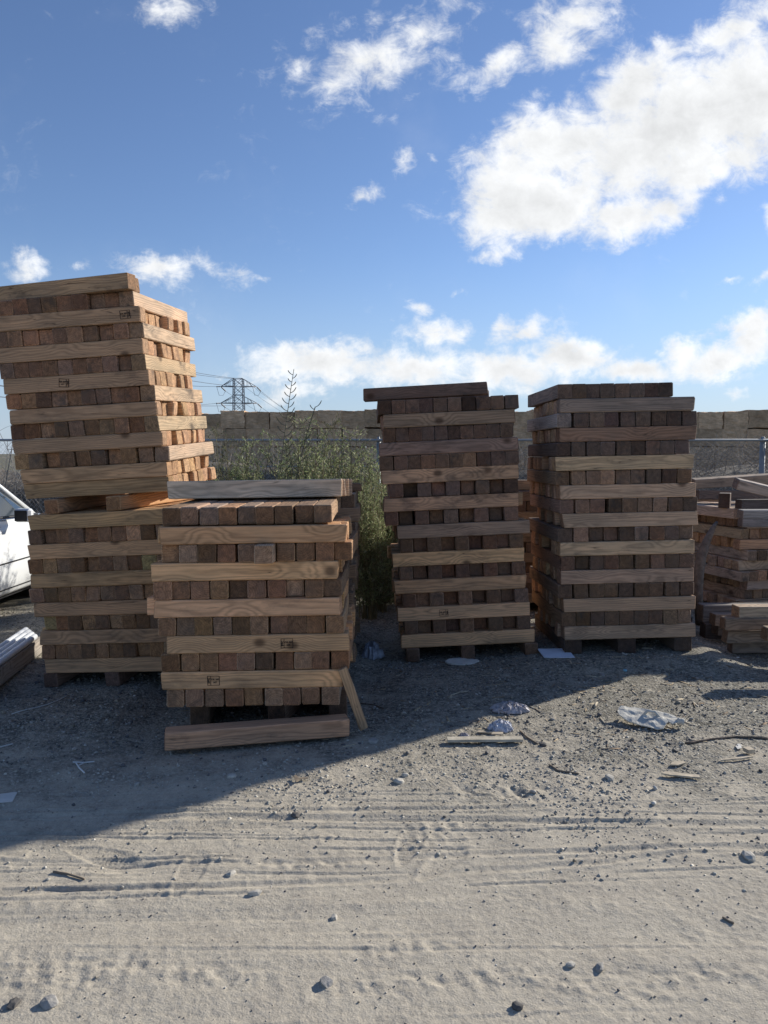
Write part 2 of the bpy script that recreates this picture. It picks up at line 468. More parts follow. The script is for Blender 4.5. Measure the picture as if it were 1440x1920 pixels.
# --- low front stack
S2 = Frame(-1.2144, 3.9276, 0.1695, 0.0073, 0.0148, -0.0369, 0.0176, -0.0355, 0.099, 1.0018, 0.9585)
G2 = 'timbers stacked crosswise in the low front stack'
W2 = 'low front stack'
R2 = {0: (.028, .975), 1: (.003, .989), 2: (.01, 1.025), 3: (.034, 1.025), 4: (-.011, .994), 5: (-.023, .98), 6: (-.032, .989), 7: (-.039, .967), 8: (.004, 1.049),
      9: (.009, 1.012), 10: (.012, .93)}
for k, (u0, u1) in R2.items():
    kind = 'E' if k % 2 == 0 else 'L'
    add_row(S2, k, kind, u0, u1, 9 if k in (0, 10) else 10, W2, 12 - k, (.59, .36, .19) if kind == 'L' else (.43, .275, .165), .45, G2, nL=10, recess=.35,
            v0=.035 if k == 10 else 0, prot={5: .1} if k == 8 else None, dp=.045 if k == 10 else 0,
            stamp={3: (.66, 'c', 0), 1: (.29, 'd', 0)}.get(k),
            tones={3: {0: (.56, .35, .19)}, 8: {5: (.6, .43, .29), 1: (.6, .44, .31)}, 6: {7: (.64, .48, .35)}, 0: {0: (.56, .38, .24), 5: (.62, .44, .29)}, 2: {7: (.58, .4, .26)}}.get(k))
for i in range(4):
    c = S2.p(.44 + .012 * i, .56 + i * .104, 11 * S2.b + S2.b / 2 + .04)
    beam(c, S2.R @ Matrix.Rotation(.01, 3, 'Z'), 1.04 + .01 * i, S2.b * .98, S2.b + .008, (.74, .58, .42) if i == 0 else tone_of((.6, .45, .31), .06), .3,
         f'weathered pale timber, {ORD[i + 1]} from the front on the very top of the low front stack', G2)
for i, (u, v, kk) in enumerate(((.06, .25, 0), (.6, .28, 0), (.88, .3, 0))):
    c = S2.p(u + .05, v + .35, -S2.b - .002)
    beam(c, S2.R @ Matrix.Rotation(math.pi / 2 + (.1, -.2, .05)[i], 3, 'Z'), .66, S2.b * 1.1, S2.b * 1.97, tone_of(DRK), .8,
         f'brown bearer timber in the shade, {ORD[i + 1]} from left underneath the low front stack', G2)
# loose timber on the ground in front
a = onground(308, 1409, 0.004); bq = onground(655, 1381, 0.004)
dv = (bq - a); Lz = dv.length; yw = math.atan2(dv.y, dv.x)
Rz = Matrix.Rotation(yw, 3, 'Z')
beam((a + bq) / 2 + Rz @ Vector((0, .05, .048)), Rz, Lz, .1, .096, (.56, .33, .2), .5,
     'loose brown timber lying on the ground in front of the low front stack', 'loose timbers lying on the ground')

# --- stack behind the low front stack
S2B = Frame(-1.22, 5.06, 0.09, 0.01, 0.0, 0.0, 0.0, 0.02, 0.0988, 1.0, .98)
G3 = 'timbers stacked crosswise in the half-hidden stack'
W3 = 'half-hidden stack behind the low front one'
for k in range(12):
    kind = 'E' if k % 2 == 1 else 'L'
    d = (.02, -.03, .0, -.02, .01, -.04, .03, .0, .035, .03, .05, .03)[k]
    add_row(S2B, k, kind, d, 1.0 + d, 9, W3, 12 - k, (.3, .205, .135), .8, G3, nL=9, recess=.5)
for i, u in enumerate((.05, .8)):
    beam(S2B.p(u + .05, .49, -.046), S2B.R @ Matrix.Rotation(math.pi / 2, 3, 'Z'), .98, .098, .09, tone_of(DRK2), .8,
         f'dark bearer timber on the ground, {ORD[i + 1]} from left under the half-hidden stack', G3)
beam(S2B.p(.62, .3, 12 * S2B.b + .03), S2B.R @ Matrix.Rotation(-.03, 3, 'Z'), .88, .1, .058, (.2, .12, .07), .6,
     'thin dark brown plank lying across the top of the half-hidden stack behind', G3)

# --- middle dark stack
S3 = Frame(0.1366, 5.5447, 0.0641, 0.0117, 0.0455, -0.0351, -0.0488, -0.0233, 0.1048, 1.0058, 0.9069)
G4 = 'timbers stacked crosswise in the middle dark stack'
W4 = 'middle dark stack'
R3_ = {0: (0, 1.013), 1: (.035, .998), 2: (-.01, 1.001), 3: (.037, 1.0), 4: (-.015, .992), 5: (.034, .998), 6: (-.01, .992), 7: (.059, .996), 8: (.044, 1.052), 9: (-.042, .981),
       10: (-.036, .984), 11: (.014, .993), 12: (-.027, .998), 13: (-.036, 1.013), 14: (-.03, 1.013), 15: (.008, .988), 16: (.018, 1.013), 17: (-.017, 1.044)}
for k, (u0, u1) in R3_.items():
    kind = 'L' if k % 2 == 0 else 'E'
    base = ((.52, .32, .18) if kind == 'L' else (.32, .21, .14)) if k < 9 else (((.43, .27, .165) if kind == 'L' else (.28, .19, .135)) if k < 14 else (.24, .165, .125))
    if k == 8: tn = {0: (.36, .25, .175)}
    else: tn = None
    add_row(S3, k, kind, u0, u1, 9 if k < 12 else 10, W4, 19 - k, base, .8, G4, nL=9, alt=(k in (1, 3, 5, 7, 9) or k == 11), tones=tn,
            stamp={2: (.35, 'e', 0)}.get(k), recess=.2)
c = S3.p(.36, .06, 18.5 * S3.b)
beam(c, S3.R @ Matrix.Rotation(.0, 3, 'Z') @ Matrix.Rotation(-.012, 3, 'Y'), .93, .1, .092, (.15, .1, .08), .8,
     'dark timber lying alone on top of the middle dark stack, sticking out to the left', G4)
c = S3.p(.45, .5, 18.5 * S3.b)
beam(c, S3.R, .9, .1, .08, (.15, .1, .08), .8, 'dark timber at the back on top of the middle dark stack', G4)
for i, u in enumerate((.03, .45, .935)):
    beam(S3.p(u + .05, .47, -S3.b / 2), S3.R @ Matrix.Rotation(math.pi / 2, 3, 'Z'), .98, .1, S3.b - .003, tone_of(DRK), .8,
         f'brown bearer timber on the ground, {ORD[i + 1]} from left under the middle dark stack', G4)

# --- right dark stack
S4 = Frame(1.3349, 5.4657, 0.148, 0.0274, 0.0192, -0.0047, -0.0168, -0.0038, 0.1061, 1.0179, 0.9912)
G5 = 'timbers stacked crosswise in the right dark stack'
W5 = 'right dark stack'
R4 = {0: (.021, 1.019), 1: (.001, .992), 2: (.019, 1.016), 3: (-.018, 1.017), 4: (.001, 1.006), 5: (-.003, 1.02), 6: (-.004, 1.015), 7: (-.011, 1.021), 8: (.027, 1.038), 9: (.004, 1.055),
      10: (.003, 1.028), 11: (-.025, 1.0), 12: (-.024, 1.011), 13: (-.011, .984), 14: (.01, 1.026), 15: (-.007, 1.048), 16: (.015, 1.021), 17: (.002, .86)}
for k, (u0, u1) in R4.items():
    kind = 'L' if k % 2 == 0 else 'E'
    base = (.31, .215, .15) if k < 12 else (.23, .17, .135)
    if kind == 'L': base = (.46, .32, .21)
    tn = {14: {0: (.27, .165, .11)}, 16: {0: (.29, .225, .18)}, 15: {0: (.42, .38, .35)}}.get(k)
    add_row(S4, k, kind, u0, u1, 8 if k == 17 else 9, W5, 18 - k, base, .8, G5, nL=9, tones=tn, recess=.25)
for i, u in enumerate((.04, .45, .88)):
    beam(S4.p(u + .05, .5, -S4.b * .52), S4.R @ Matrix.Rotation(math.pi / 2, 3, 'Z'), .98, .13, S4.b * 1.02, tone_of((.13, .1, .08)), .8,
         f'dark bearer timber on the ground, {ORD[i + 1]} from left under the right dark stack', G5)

# --- stack behind the dark pair
S5 = Frame(.82, 7.1, 0.09, .06, 0.0, 0.0, 0.0, 0.0, .1, 1.0, .98)
G6 = 'timbers in the stack behind the dark pair'
for k in range(11):
    kind = 'E' if k % 2 == 1 else 'L'
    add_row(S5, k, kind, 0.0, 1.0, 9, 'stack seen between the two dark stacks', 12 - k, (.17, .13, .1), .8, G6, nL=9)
beam(S5.p(.5, .2, 11.5 * .1), S5.R @ Matrix.Rotation(-.25, 3, 'Z'), 1.0, .1, .095, (.36, .28, .2), .5, 'pale-topped timber lying slanted, topmost between the two dark stacks', G6)
for i, u in enumerate((.05, .8)):
    beam(S5.p(u + .05, .49, -.046), S5.R @ Matrix.Rotation(math.pi / 2, 3, 'Z'), .98, .098, .09, tone_of(DRK2), .8,
         f'bearer timber on the ground, {ORD[i + 1]} from left under the stack behind the dark pair', G6)

# --- slumped corner pile at the right edge
S6 = Frame(3.42, 7.0, 0.03, R(14), 0.0, 0.0, 0.0, 0.0, .1, 1.0, .98)
G7 = 'timbers in the slumped pile at the right edge'
W7 = 'slumped pile at the right edge'
for k in range(10):
    kind = 'L' if k % 2 == 0 else 'E'
    d = (.03, .12, .1, -.05, -.04, .02, -.02, .0, .07, -.12)[k]
    dv0 = (.0, .1, .06, -.04, .03, -.05, .0, .03, .02, .0)[k]
    add_row(S6, k, kind, d, 1 + d, 9, W7, 13 - k, (.4, .3, .22) if k != 6 else (.5, .32, .19), .8, G7, nL=9 if k != 9 else 9, v0=dv0, recess=.5, dyaw=R((2, -3, 1.5, -2, 3, 0, -2.5, 2, -1, 3)[k]))
def pbeam(px, py, Y, L, yaw, label, tone=(.3, .22, .165), w=.1, h=.098, tilt=0.0, roll=0.0, stain=.7, grp=G7):
    """timber whose front left bottom corner is at the given place"""
    p = at(px, py, Y)
    R3 = Matrix.Rotation(R(yaw), 3, 'Z') @ Matrix.Rotation(R(-tilt), 3, 'Y') @ Matrix.Rotation(R(roll), 3, 'X')
    return beam(p + R3 @ Vector((L / 2, w / 2, h / 2)), R3, L, w, h, tone, stain, label, grp)
pbeam(1302, 917, 7.75, 1.0, 4, 'weathered timber with sunlit top, lying across the back of the slumped pile', (.44, .34, .25), tilt=3.5, roll=9)
pbeam(1310, 937, 7.72, .9, -2, 'dark timber just below the topmost one at the back of the slumped pile', (.24, .18, .14))
pbeam(1300, 948, 8.05, .33, 0, 'short pale-topped timber near the left corner of the slumped pile top', (.44, .36, .27), h=.09, roll=6)
pbeam(1380, 918, 6.9, 1.0, 6, 'grey timber sloping down to the right across the slumped pile top', (.42, .35, .3), tilt=-13, roll=14)
pbeam(1368, 953, 7.05, .2, 62, 'dark timber end standing up on the slumped pile top', (.13, .09, .075), h=.14)
pbeam(1390, 955, 6.95, .75, 8, 'blackish timber lying beside the upright end on the slumped pile', (.12, .1, .095), h=.09)
pbeam(1392, 973, 6.45, .9, 2, 'grey timber, upper of two at the front right of the pile top', (.33, .32, .31), h=.075, roll=3)
pbeam(1392, 989, 6.45, .9, 2, 'grey timber, lower of two at the front right of the pile top', (.25, .235, .23), h=.08)
# scatter in front of the pile
pbeam(1384, 1163, 5.45, .9, 2, 'pale-topped timber on top of the heap before the slumped pile', (.5, .38, .26), h=.1, roll=2)
pbeam(1360, 1183, 5.42, .95, 2, 'brown timber second down in the heap before the slumped pile', (.3, .21, .14), h=.094)
pbeam(1440, 1203, 5.0, .9, 4, 'brown timber end jutting out at the right edge of the heap', (.34, .25, .16), h=.09)
pbeam(1364, 1207, 5.52, .9, 3, 'grey timber third down in the heap before the slumped pile', (.25, .2, .155), h=.098)
pbeam(1374, 1226, 5.6, .9, 3, 'grey timber at the bottom of the heap before the slumped pile', (.24, .19, .15), h=.098)
pbeam(1340, 1174, 5.9, .75, 0, 'grey timber with pale top, behind the heap and left of it', (.27, .22, .18), h=.095)
pbeam(1345, 1192, 5.95, .8, 2, 'grey timber, lower one behind the heap', (.2, .17, .15), h=.095)
pbeam(1317, 1168, 6.15, .62, 0, 'dark grey square timber left of the heap, next to the right stack', (.22, .2, .185), h=.15, w=.12)
pbeam(1322, 1203, 6.1, .6, 0, 'blackish timber on the ground left of the heap', (.11, .1, .1), h=.15, w=.12)
pbeam(1298, 1180, 6.2, .5, 75, 'dark timber low down between the right stack and the heap', (.12, .1, .09), h=.1)
pbeam(1375, 1145, 6.0, .26, -8, 'short brown stick leaning at the foot of the slumped pile', (.3, .22, .16), w=.05, h=.04, tilt=-75)

# --- leaning stake beside the low stack
p0 = onground(682, 1370, 0.0); p1 = Vector((-.225, p0.y - .13, .385))
dz = (p1 - p0); Ls = dz.length; xa = dz.normalized(); ya = Vector((0, 1, 0)).cross(xa).normalized(); za = xa.cross(ya)
R3 = Matrix((xa, ya, za)).transposed()
R3 = R3 @ Matrix.Rotation(R(20), 3, 'X')
beam((p0 + p1) / 2 + Vector((0, 0, .012)), R3, Ls, .05, .022, (.46, .32, .2), .3,
     'short pale wooden stake leaning against the right side of the low front stack', None, name='wooden_stake')
# --- grey timber carrying the pipes, far left
a = onground(-70, 1345, 0.0); bq = onground(80, 1222, 0.0)
dv = bq - a; Rz = Matrix.Rotation(math.atan2(dv.y, dv.x), 3, 'Z')
beam((a + bq) / 2 + Rz @ Vector((0, .05, .062)), Rz, dv.length, .11, .12, (.36, .33, .29), .5,
     'long grey timber on the ground at far left beside the white pipes', 'loose timbers lying on the ground')
PIPE_A, PIPE_R, PIPE_L = a.copy(), Rz.copy(), dv.length
beam((a + bq) / 2 + Rz @ Vector((0, .165, .062)), Rz, dv.length, .1, .12, (.36, .33, .29), .5,
     'second long grey timber at far left, under the outer white pipes', 'loose timbers lying on the ground')

# ---- geometry of one timber
CH = .0055
def timber_geo(B):
    L, w, h = B['L'], B['w'], B['h']
    r = np.random.default_rng(int(B['seed'] * 1e9))
    c = min(CH * r.uniform(.5, 1.5), w * .2, h * .2)
    xs = np.array([-L / 2, -L / 2 + c] + list(np.linspace(-L / 2, L / 2, 7)[1:-1]) + [L / 2 - c, L / 2])
    n = len(xs)
    y0, z0 = w / 2, h / 2
    ring = np.array([(-y0 + c, -z0), (y0 - c, -z0), (y0, -z0 + c), (y0, z0 - c), (y0 - c, z0), (-y0 + c, z0), (-y0, z0 - c), (-y0, -z0 + c)])
    ring_in = ring * np.array([(y0 - c) / y0, (z0 - c) / z0])
    V = []; E = []
    bow = r.normal(0, .0018) ; bow2 = r.normal(0, .0008)
    sl0 = r.normal(0, .003, 2); sl1 = r.normal(0, .003, 2)
    for i, x in enumerate(xs):
        rr = ring_in if i in (0, n - 1) else ring
        t = (x / (L / 2)) ** 2
        q = np.zeros((8, 3)); q[:, 1:] = rr
        q[:, 0] = x
        if 0 < i < n - 1:
            q[:, 1] += r.normal(0, .0006, 8)
        q[:, 1] += bow * (1 - t); 
        if i in (0, 1): q[:, 0] += rr[:, 0] / w * sl0[0] * 2 + rr[:, 1] / h * sl0[1] * 2
        if i in (n - 1, n - 2): q[:, 0] += rr[:, 0] / w * sl1[0] * 2 + rr[:, 1] / h * sl1[1] * 2
        V.append(q); E.append(np.full(8, 1.0 if i in (0, n - 1) else 0.0))
    V = np.concatenate(V); E = np.concatenate(E)
    # dup the end faces so end grain is crisp
    faces = []
    for i in range(n - 1):
        for j in range(8):
            a_ = i * 8 + j; b_ = i * 8 + (j + 1) % 8
            faces.append((a_, b_, b_ + 8, a_ + 8))
    faces.append(tuple(range(7, -1, -1)))
    faces.append(tuple(range((n - 1) * 8, (n - 1) * 8 + 8)))
    cx = r.uniform(.0, .11); ang = r.uniform(0, 6.28)
    wp = V.copy(); wp[:, 1] += cx * math.cos(ang); wp[:, 2] += cx * math.sin(ang)
    if h > w * 1.0: pass
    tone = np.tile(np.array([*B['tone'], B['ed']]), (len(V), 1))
    ex = np.stack([E, np.full(len(V), B['stain']), np.full(len(V), B['seed'])], 1)
    return V, faces, wp, tone, ex

# ---- which 300 timbers show largest: a coarse ray count from the photograph's viewpoint
vs = []; fs = []
for B in BEAMS:
    n = len(vs); q = B['R']; hx, hy, hz = B['L'] / 2, B['w'] / 2, B['h'] / 2
    for sx, sy, sz in ((-1, -1, -1), (1, -1, -1), (1, 1, -1), (-1, 1, -1), (-1, -1, 1), (1, -1, 1), (1, 1, 1), (-1, 1, 1)):
        vs.append(B['c'] + q @ Vector((sx * hx, sy * hy, sz * hz)))
    for f_ in ((0, 3, 2, 1), (4, 5, 6, 7), (0, 1, 5, 4), (1, 2, 6, 5), (2, 3, 7, 6), (3, 0, 4, 7)):
        fs.append(tuple(i + n for i in f_))
bvh = BVHTree.FromPolygons(vs, fs)
cnt = [0] * len(BEAMS)
O = Vector((0, 0, H))
for py in range(490, 1425, 4):
    for px in range(2, 1440, 4):
        yc = (960 - py) / F
        hit = bvh.ray_cast(O, Vector(((px - 720) / F, cP + yc * sP, -sP + yc * cP)).normalized())
        if hit[2] is not None: cnt[hit[2] // 6] += 1
order = sorted(range(len(BEAMS)), key=lambda i: -cnt[i])
keep = set(order[:300])
for i, B in enumerate(BEAMS):
    if B['stamp'] or B['name'] != 'timber': keep.add(i)
while len(keep) > 300:
    for i in reversed(order[:300]):
        if i in keep and not BEAMS[i]['stamp'] and BEAMS[i]['name'] == 'timber':
            keep.discard(i); break
print('timbers', len(BEAMS), 'visible', sum(1 for c_ in cnt if c_), 'smallest kept', min(cnt[i] for i in keep))

def stamp_mesh(parent, B, s):
    """inked heat-treatment mark: frame, side letters, code"""
    ufrac, kind, tilt = s
    mb = MB(); W_, H_ = .066, .052; t = .0022
    def bar(x0, x1, z0, z1): mb.box(x0, x1, -.0012, .0003, z0, z1)
    sw = .018 if kind in 'cd' else 0.0
    bar(-W_ / 2, W_ / 2, H_ / 2 - t, H_ / 2); bar(-W_ / 2, W_ / 2, -H_ / 2, -H_ / 2 + t)
    bar(-W_ / 2, -W_ / 2 + t, -H_ / 2 + t, H_ / 2 - t); bar(W_ / 2 - t, W_ / 2, -H_ / 2 + t, H_ / 2 - t)
    left = kind in 'cd'
    xs_ = -W_ / 2 + .018 if left else W_ / 2 - .018
    bar(xs_ - t / 2, xs_ + t / 2, -H_ / 2 + t, H_ / 2 - t)
    o = mb.build('stamp', M_ink, parent)
    def text(body, size, x, z, rotz=0.0):
        cu = bpy.data.curves.new('stamp_text', 'FONT'); cu.body = body; cu.size = size; cu.align_x = 'CENTER'; cu.align_y = 'CENTER'; cu.extrude = .0002; cu.offset = .0004
        to = bpy.data.objects.new('stamp_text', cu); COL.objects.link(to)
        bpy.context.view_layer.update()
        me = bpy.data.meshes.new_from_object(to)
        M = Matrix.Translation((x, -.001, z)) @ Matrix.Rotation(math.pi / 2, 4, 'X') @ Matrix.Rotation(rotz, 4, 'Z')
        me.transform(M); bpy.data.objects.remove(to)
        return me
    mes = []
    cx = (W_ / 2 + xs_) / 2 if left else (-W_ / 2 + xs_) / 2
    mes.append(text('OR 207', .0135, cx, .006)); mes.append(text('HT', .0135, cx, -.010))
    mes.append(text('IPPC', .0155, (-W_ / 2 + xs_) / 2 if left else (W_ / 2 + xs_) / 2, 0, math.pi / 2 if left else -math.pi / 2))
    V = [tuple(v.co) for v in o.data.vertices]; Fc = [tuple(p.vertices) for p in o.data.polygons]
    for me in mes:
        n = len(V); V += [tuple(v.co) for v in me.vertices]; Fc += [tuple(i + n for i in p.vertices) for p in me.polygons]
        bpy.data.meshes.remove(me)
    m2 = bpy.data.meshes.new('stamp'); m2.from_pydata(V, [], Fc); m2.materials.append(M_ink)
    old = o.data; o.data = m2; bpy.data.meshes.remove(old)
    o.location = ((ufrac - .5) * B['L'], -B['w'] / 2 - .0018, 0); o.rotation_euler = (0, -tilt, 0)
    o['label'] = 'black ink treatment mark stamped in a box'

rest = dict(V=[], wp=[], t=[], e=[], f=[]); nv = 0
for i, B in enumerate(BEAMS):
    V, fcs, wp, tone, ex = timber_geo(B)
    if i in keep:
        o = mesh_obj(B['name'], V, fcs, WOOD, attrs=dict(wp=('FLOAT_VECTOR', wp), tone=('FLOAT_COLOR', tone), extra=('FLOAT_VECTOR', ex)))
        o.matrix_world = Matrix.Translation(B['c']) @ B['R'].to_4x4()
        tag(o, B['label'], 'wooden stake' if B['name'] != 'timber' else 'timber', B['group'])
        if B['stamp']: stamp_mesh(o, B, B['stamp'])
    else:
        M = np.array(B['R']); Vw = V @ M.T + np.array(B['c'])
        rest['V'].append(Vw); rest['wp'].append(wp); rest['t'].append(tone); rest['e'].append(ex)
        rest['f'] += [tuple(q + nv for q in f_) for f_ in fcs]; nv += len(V)
o = mesh_obj('stacked_timbers', np.concatenate(rest['V']), rest['f'], WOOD,
             attrs=dict(wp=('FLOAT_VECTOR', np.concatenate(rest['wp'])), tone=('FLOAT_COLOR', np.concatenate(rest['t'])), extra=('FLOAT_VECTOR', np.concatenate(rest['e']))))
tag(o, 'remaining brown timbers filling the backs and insides of the stacks and pile', 'timbers', kind='stuff')

# ------------------------------------------------------------------ ground
FOOT = []
for fr, drop in ((S1A, 1), (S2, 2), (S3, 1), (S4, 1.03)):
    FOOT.append((fr, drop))
def ground_h(x, y):
    x = np.asarray(x, float); y = np.asarray(y, float)
    h = .022 * fbm(x * .7, y * .7, 3, 3)
    near = sstep(9, 7, y) * sstep(.5, 1.2, y)
    lane = sstep(3.9, 2.9, y + .5 * fbm(x * .8, y * .8, 5, 2))
    rough = 1 - lane
    ys = y - .035 * x + .05 * fbm(x * .5, y * .5, 9, 2)          # tracks run left to right, drifting away
    st = vnoise(x * .6, ys * 26, 21) + .6 * vnoise(x * 1.5, ys * 52, 22) + .35 * vnoise(x * 3, ys * 95, 27)
    env = sstep(-.12, .2, fbm(x * .55, ys * 2.2, 31, 2))
    h = h + lane * near * (.006 * (st / 1.95 - .5) * (.2 + 1.1 * env) + .003 * fbm(x * 24, y * 24, 63, 3, .7) + .0042 * sstep(-.05, .22, fbm(x * 2.1, y * 3.3, 64, 3)) * fbm(x * 46, y * 60, 65, 3, .7))
    # ruts
    for (yr, wd, dp, sl) in ((2.62, .014, .006, .10), (2.74, .014, .005, .03), (3.02, .02, .005, -.02), (2.3, .07, .003, -.02), (3.12, .014, .005, .05)):
        dd = y - (yr + sl * x + .02 * np.sin(x * 1.7 + yr * 9) + .03 * fbm(x * 3, y * 3, 403, 2))
        h = h + near * (-dp * np.exp(-(dd / wd) ** 2) + dp * .7 * np.exp(-((np.abs(dd) - wd * 1.9) / (wd * .7)) ** 2)) * sstep(-.25, .1, fbm(x * .9 + yr * 7, y * 0 + yr * 3, 41, 2))
    # fine crisp tread lines
    for i_ in range(22):
        q1, q2, q3 = (i_ * .618) % 1, (i_ * .377) % 1, (i_ * .811) % 1
        yr = 1.85 + .5 * q1 if i_ % 6 == 0 else 2.5 + .8 * q1
        dd = y - (yr + (q2 - .35) * .09 * x + .012 * np.sin(x * 2.1 + i_) + .02 * fbm(x * 2.5 + i_, y * 0 + i_, 401, 2) + .006 * fbm(x * 14, y * 14, 402, 2))
        e_ = sstep(.0, .16, fbm(x * 1.3 + i_ * 5, y * .6, 300 + i_, 2)) * lane
        h = h + (.45 if i_ % 6 == 0 else 1) * near * e_ * (-.0045 * np.exp(-(dd / .0065) ** 2) + .0035 * np.exp(-((dd - .013) / .006) ** 2))
    # tyre lug prints
    for (yr, x0, x1, w_, p_) in ((2.03, -.75, .0, .045, .07), (2.08, .25, .75, .05, .085), (2.88, -.75, .4, .05, .05), (2.19, -1.25, -.7, .03, .05), (2.8, -.1, .35, .04, .045), (2.72, -1.3, -.6, .045, .05)):
        dd = (y - yr - .02 * np.sin(x * 2)) / w_
        m_ = np.exp(-dd ** 4) * sstep(x0, x0 + .15, x) * sstep(x1, x1 - .15, x) * sstep(-.2, .1, fbm(x * 4, y * 4, 55, 2))
        lug = np.tanh(7 * np.sin((x + .3 * (y - yr)) * 2 * np.pi / p_)) * .5 + .5
        h = h - m_ * near * .0024 * lug * sstep(-.1, .12, fbm(x * 9, y * 9, 57, 2))
    # shoe prints
    for (fx, fy, an) in ((-.83, 2.98, .35), (-.72, 2.62, 1.5), (.1, 2.83, 1.3), (.22, 2.7, .9), (-.55, 3.0, .2), (.9, 2.75, .5), (-1.1, 2.75, -.3)):
        ca, sa = math.cos(an), math.sin(an)
        a_ = (x - fx) * ca + (y - fy) * sa; b_ = -(x - fx) * sa + (y - fy) * ca
        e_ = (a_ / .145) ** 2 + (b_ / (.047 + .012 * np.clip(a_ / .14, -1, 1))) ** 2
        m_ = sstep(1.25, .75, e_)
        h = h - m_ * (.003 + .0018 * np.sin(a_ * 2 * np.pi / .018)) + .0018 * np.exp(-((e_ - 1.4) / .35) ** 2)
    # clods and pits
    cl = fbm(x * 7, y * 7, 61, 4, .6)
    h = h + near * (.45 * lane + rough) * .035 * np.clip(cl - .07, 0, 1)
    cl2 = fbm(x * 22, y * 22, 71, 3, .6)
    h = h + near * (.22 * lane + rough * .9) * .02 * np.clip(cl2 - .04, 0, 1) * sstep(-.2, .15, fbm(x * 1.3, y * 1.3, 77, 2))
    h = h + near * .004 * (.35 * lane + rough) * fbm(x * 55, y * 55, 81, 2)
    for (bx, by, bw, bh) in ((-.75, 2.1, .45, .05), (.35, 2.04, .5, .045), (.05, 2.2, .2, .03), (-1.05, 2.02, .25, .04), (.95, 2.12, .2, .04), (-.3, 2.72, .3, .03), (.35, 2.95, .3, .035)):
        m_ = np.exp(-((x - bx) / bw) ** 4 - ((y - by - .03 * np.sin(x * 5)) / bh) ** 2)
        h = h + near * m_ * (.016 * np.clip(fbm(x * 26, y * 34, 501, 3, .6), -.2, .3) + .0011 * np.tanh(5 * np.sin((x + .4 * y) * 2 * np.pi / .062 + 7 * fbm(x * 6, y * 6, 502, 2))))
    dd = ((x - .55) / .22) ** 2 + ((y - 3.28) / .1) ** 2       # broken up patch
    h = h + .05 * np.exp(-dd) * fbm(x * 16, y * 16, 91, 3, .6)
    dd = ((x + .98) / .13) ** 2 + ((y - 2.68) / .05) ** 2
    h = h - .018 * np.exp(-dd)
    # hug the footprint of each stack
    for fr, drop in FOOT:
        o_ = fr.o; nrm = fr.R @ Vector((0, 0, 1))
        ctr = fr.p(.5, .5, -drop * fr.b); ax = fr.R @ Vector((1, 0, 0)); ay = fr.R @ Vector((0, 1, 0))
        px_ = x - ctr.x; py_ = y - ctr.y
        zz = ctr.z - (nrm.x * px_ + nrm.y * py_) / nrm.z - .004
        uu = np.abs(px_ * ax.x + py_ * ax.y); vv = np.abs(px_ * ay.x + py_ * ay.y)
        m_ = sstep(.95, .6, uu) * sstep(.95, .62, vv)
        h = h * (1 - m_) + (zz + .12 * h) * m_
    fl = sstep(6.3, 7.0, y)
    h = h * (1 - fl) - .004 * fl
    return h

def axis(segs):
    out = [segs[0][0]]
    for a_, b_, s0, s1 in segs:
        x = a_
        while x < b_ - 1e-6:
            t = (x - a_) / (b_ - a_); x = min(b_, x + s0 + (s1 - s0) * t); out.append(x)
    return np.array(out)
ax_ = axis([(-900, -60, 120, 60), (-60, -8, 10, 1.0), (-8, -3.3, .2, .03), (-3.3, -2, .02, .009), (-2, 2, .0078, .0078), (2, 3.6, .009, .02), (3.6, 9, .03, .25), (9, 60, 1, 10), (60, 900, 60, 120)])
ay_ = axis([(-900, -20, 200, 20), (-20, .8, 2, .12), (.8, 1.7, .05, .008), (1.7, 3.6, .0052, .0085), (3.6, 6.3, .0095, .016), (6.3, 9, .02, .08), (9, 60, .3, 8), (60, 4000, 40, 600)])
gx, gy = np.meshgrid(ax_, ay_)
gz = ground_h(gx, gy)
nx, ny = len(ax_), len(ay_)
idx = np.arange(nx * ny).reshape(ny, nx)
q = np.stack([idx[:-1, :-1], idx[:-1, 1:], idx[1:, 1:], idx[1:, :-1]], -1).reshape(-1, 4)
gnd = mesh_obj('ground', np.stack([gx.ravel(), gy.ravel(), gz.ravel()], 1), q, GROUND, smooth=True)
tag(gnd, kind='structure')
print('ground', nx, ny)
def gh(x, y): return float(ground_h(np.array([x]), np.array([y]))[0])
def G(px, py):
    p = onground(px, py, 0.0)
    for _ in range(3): p = onground(px, py, gh(p.x, p.y))
    return p

# ------------------------------------------------------------------ gravel, chips, straw
ico_v = np.array([(1, 0, 0), (-1, 0, 0), (0, 1, 0), (0, -1, 0), (0, 0, 1), (0, 0, -1), (.6, .6, .5), (-.6, .6, .5), (.6, -.6, .5), (-.6, -.6, .5)], float)
def hull_faces(v):
    import bmesh
    bm = bmesh.new()
    for p in v: bm.verts.new(p)
    r_ = bmesh.ops.convex_hull(bm, input=bm.verts)
    bm.verts.index_update(); bm.verts.ensure_lookup_table()
    vv = [tuple(x.co) for x in bm.verts]; ff = [tuple(x.index for x in f.verts) for f in bm.faces]; bm.free()
    return np.array(vv), np.array(ff)
protos = []
for s_ in range(8):
    r = np.random.default_rng(s_)
    pts = r.normal(size=(14, 3)); pts /= np.linalg.norm(pts, axis=1)[:, None]; pts *= r.uniform(.75, 1.05, (14, 1)); pts[:, 2] *= .62
    protos.append(hull_faces(pts))
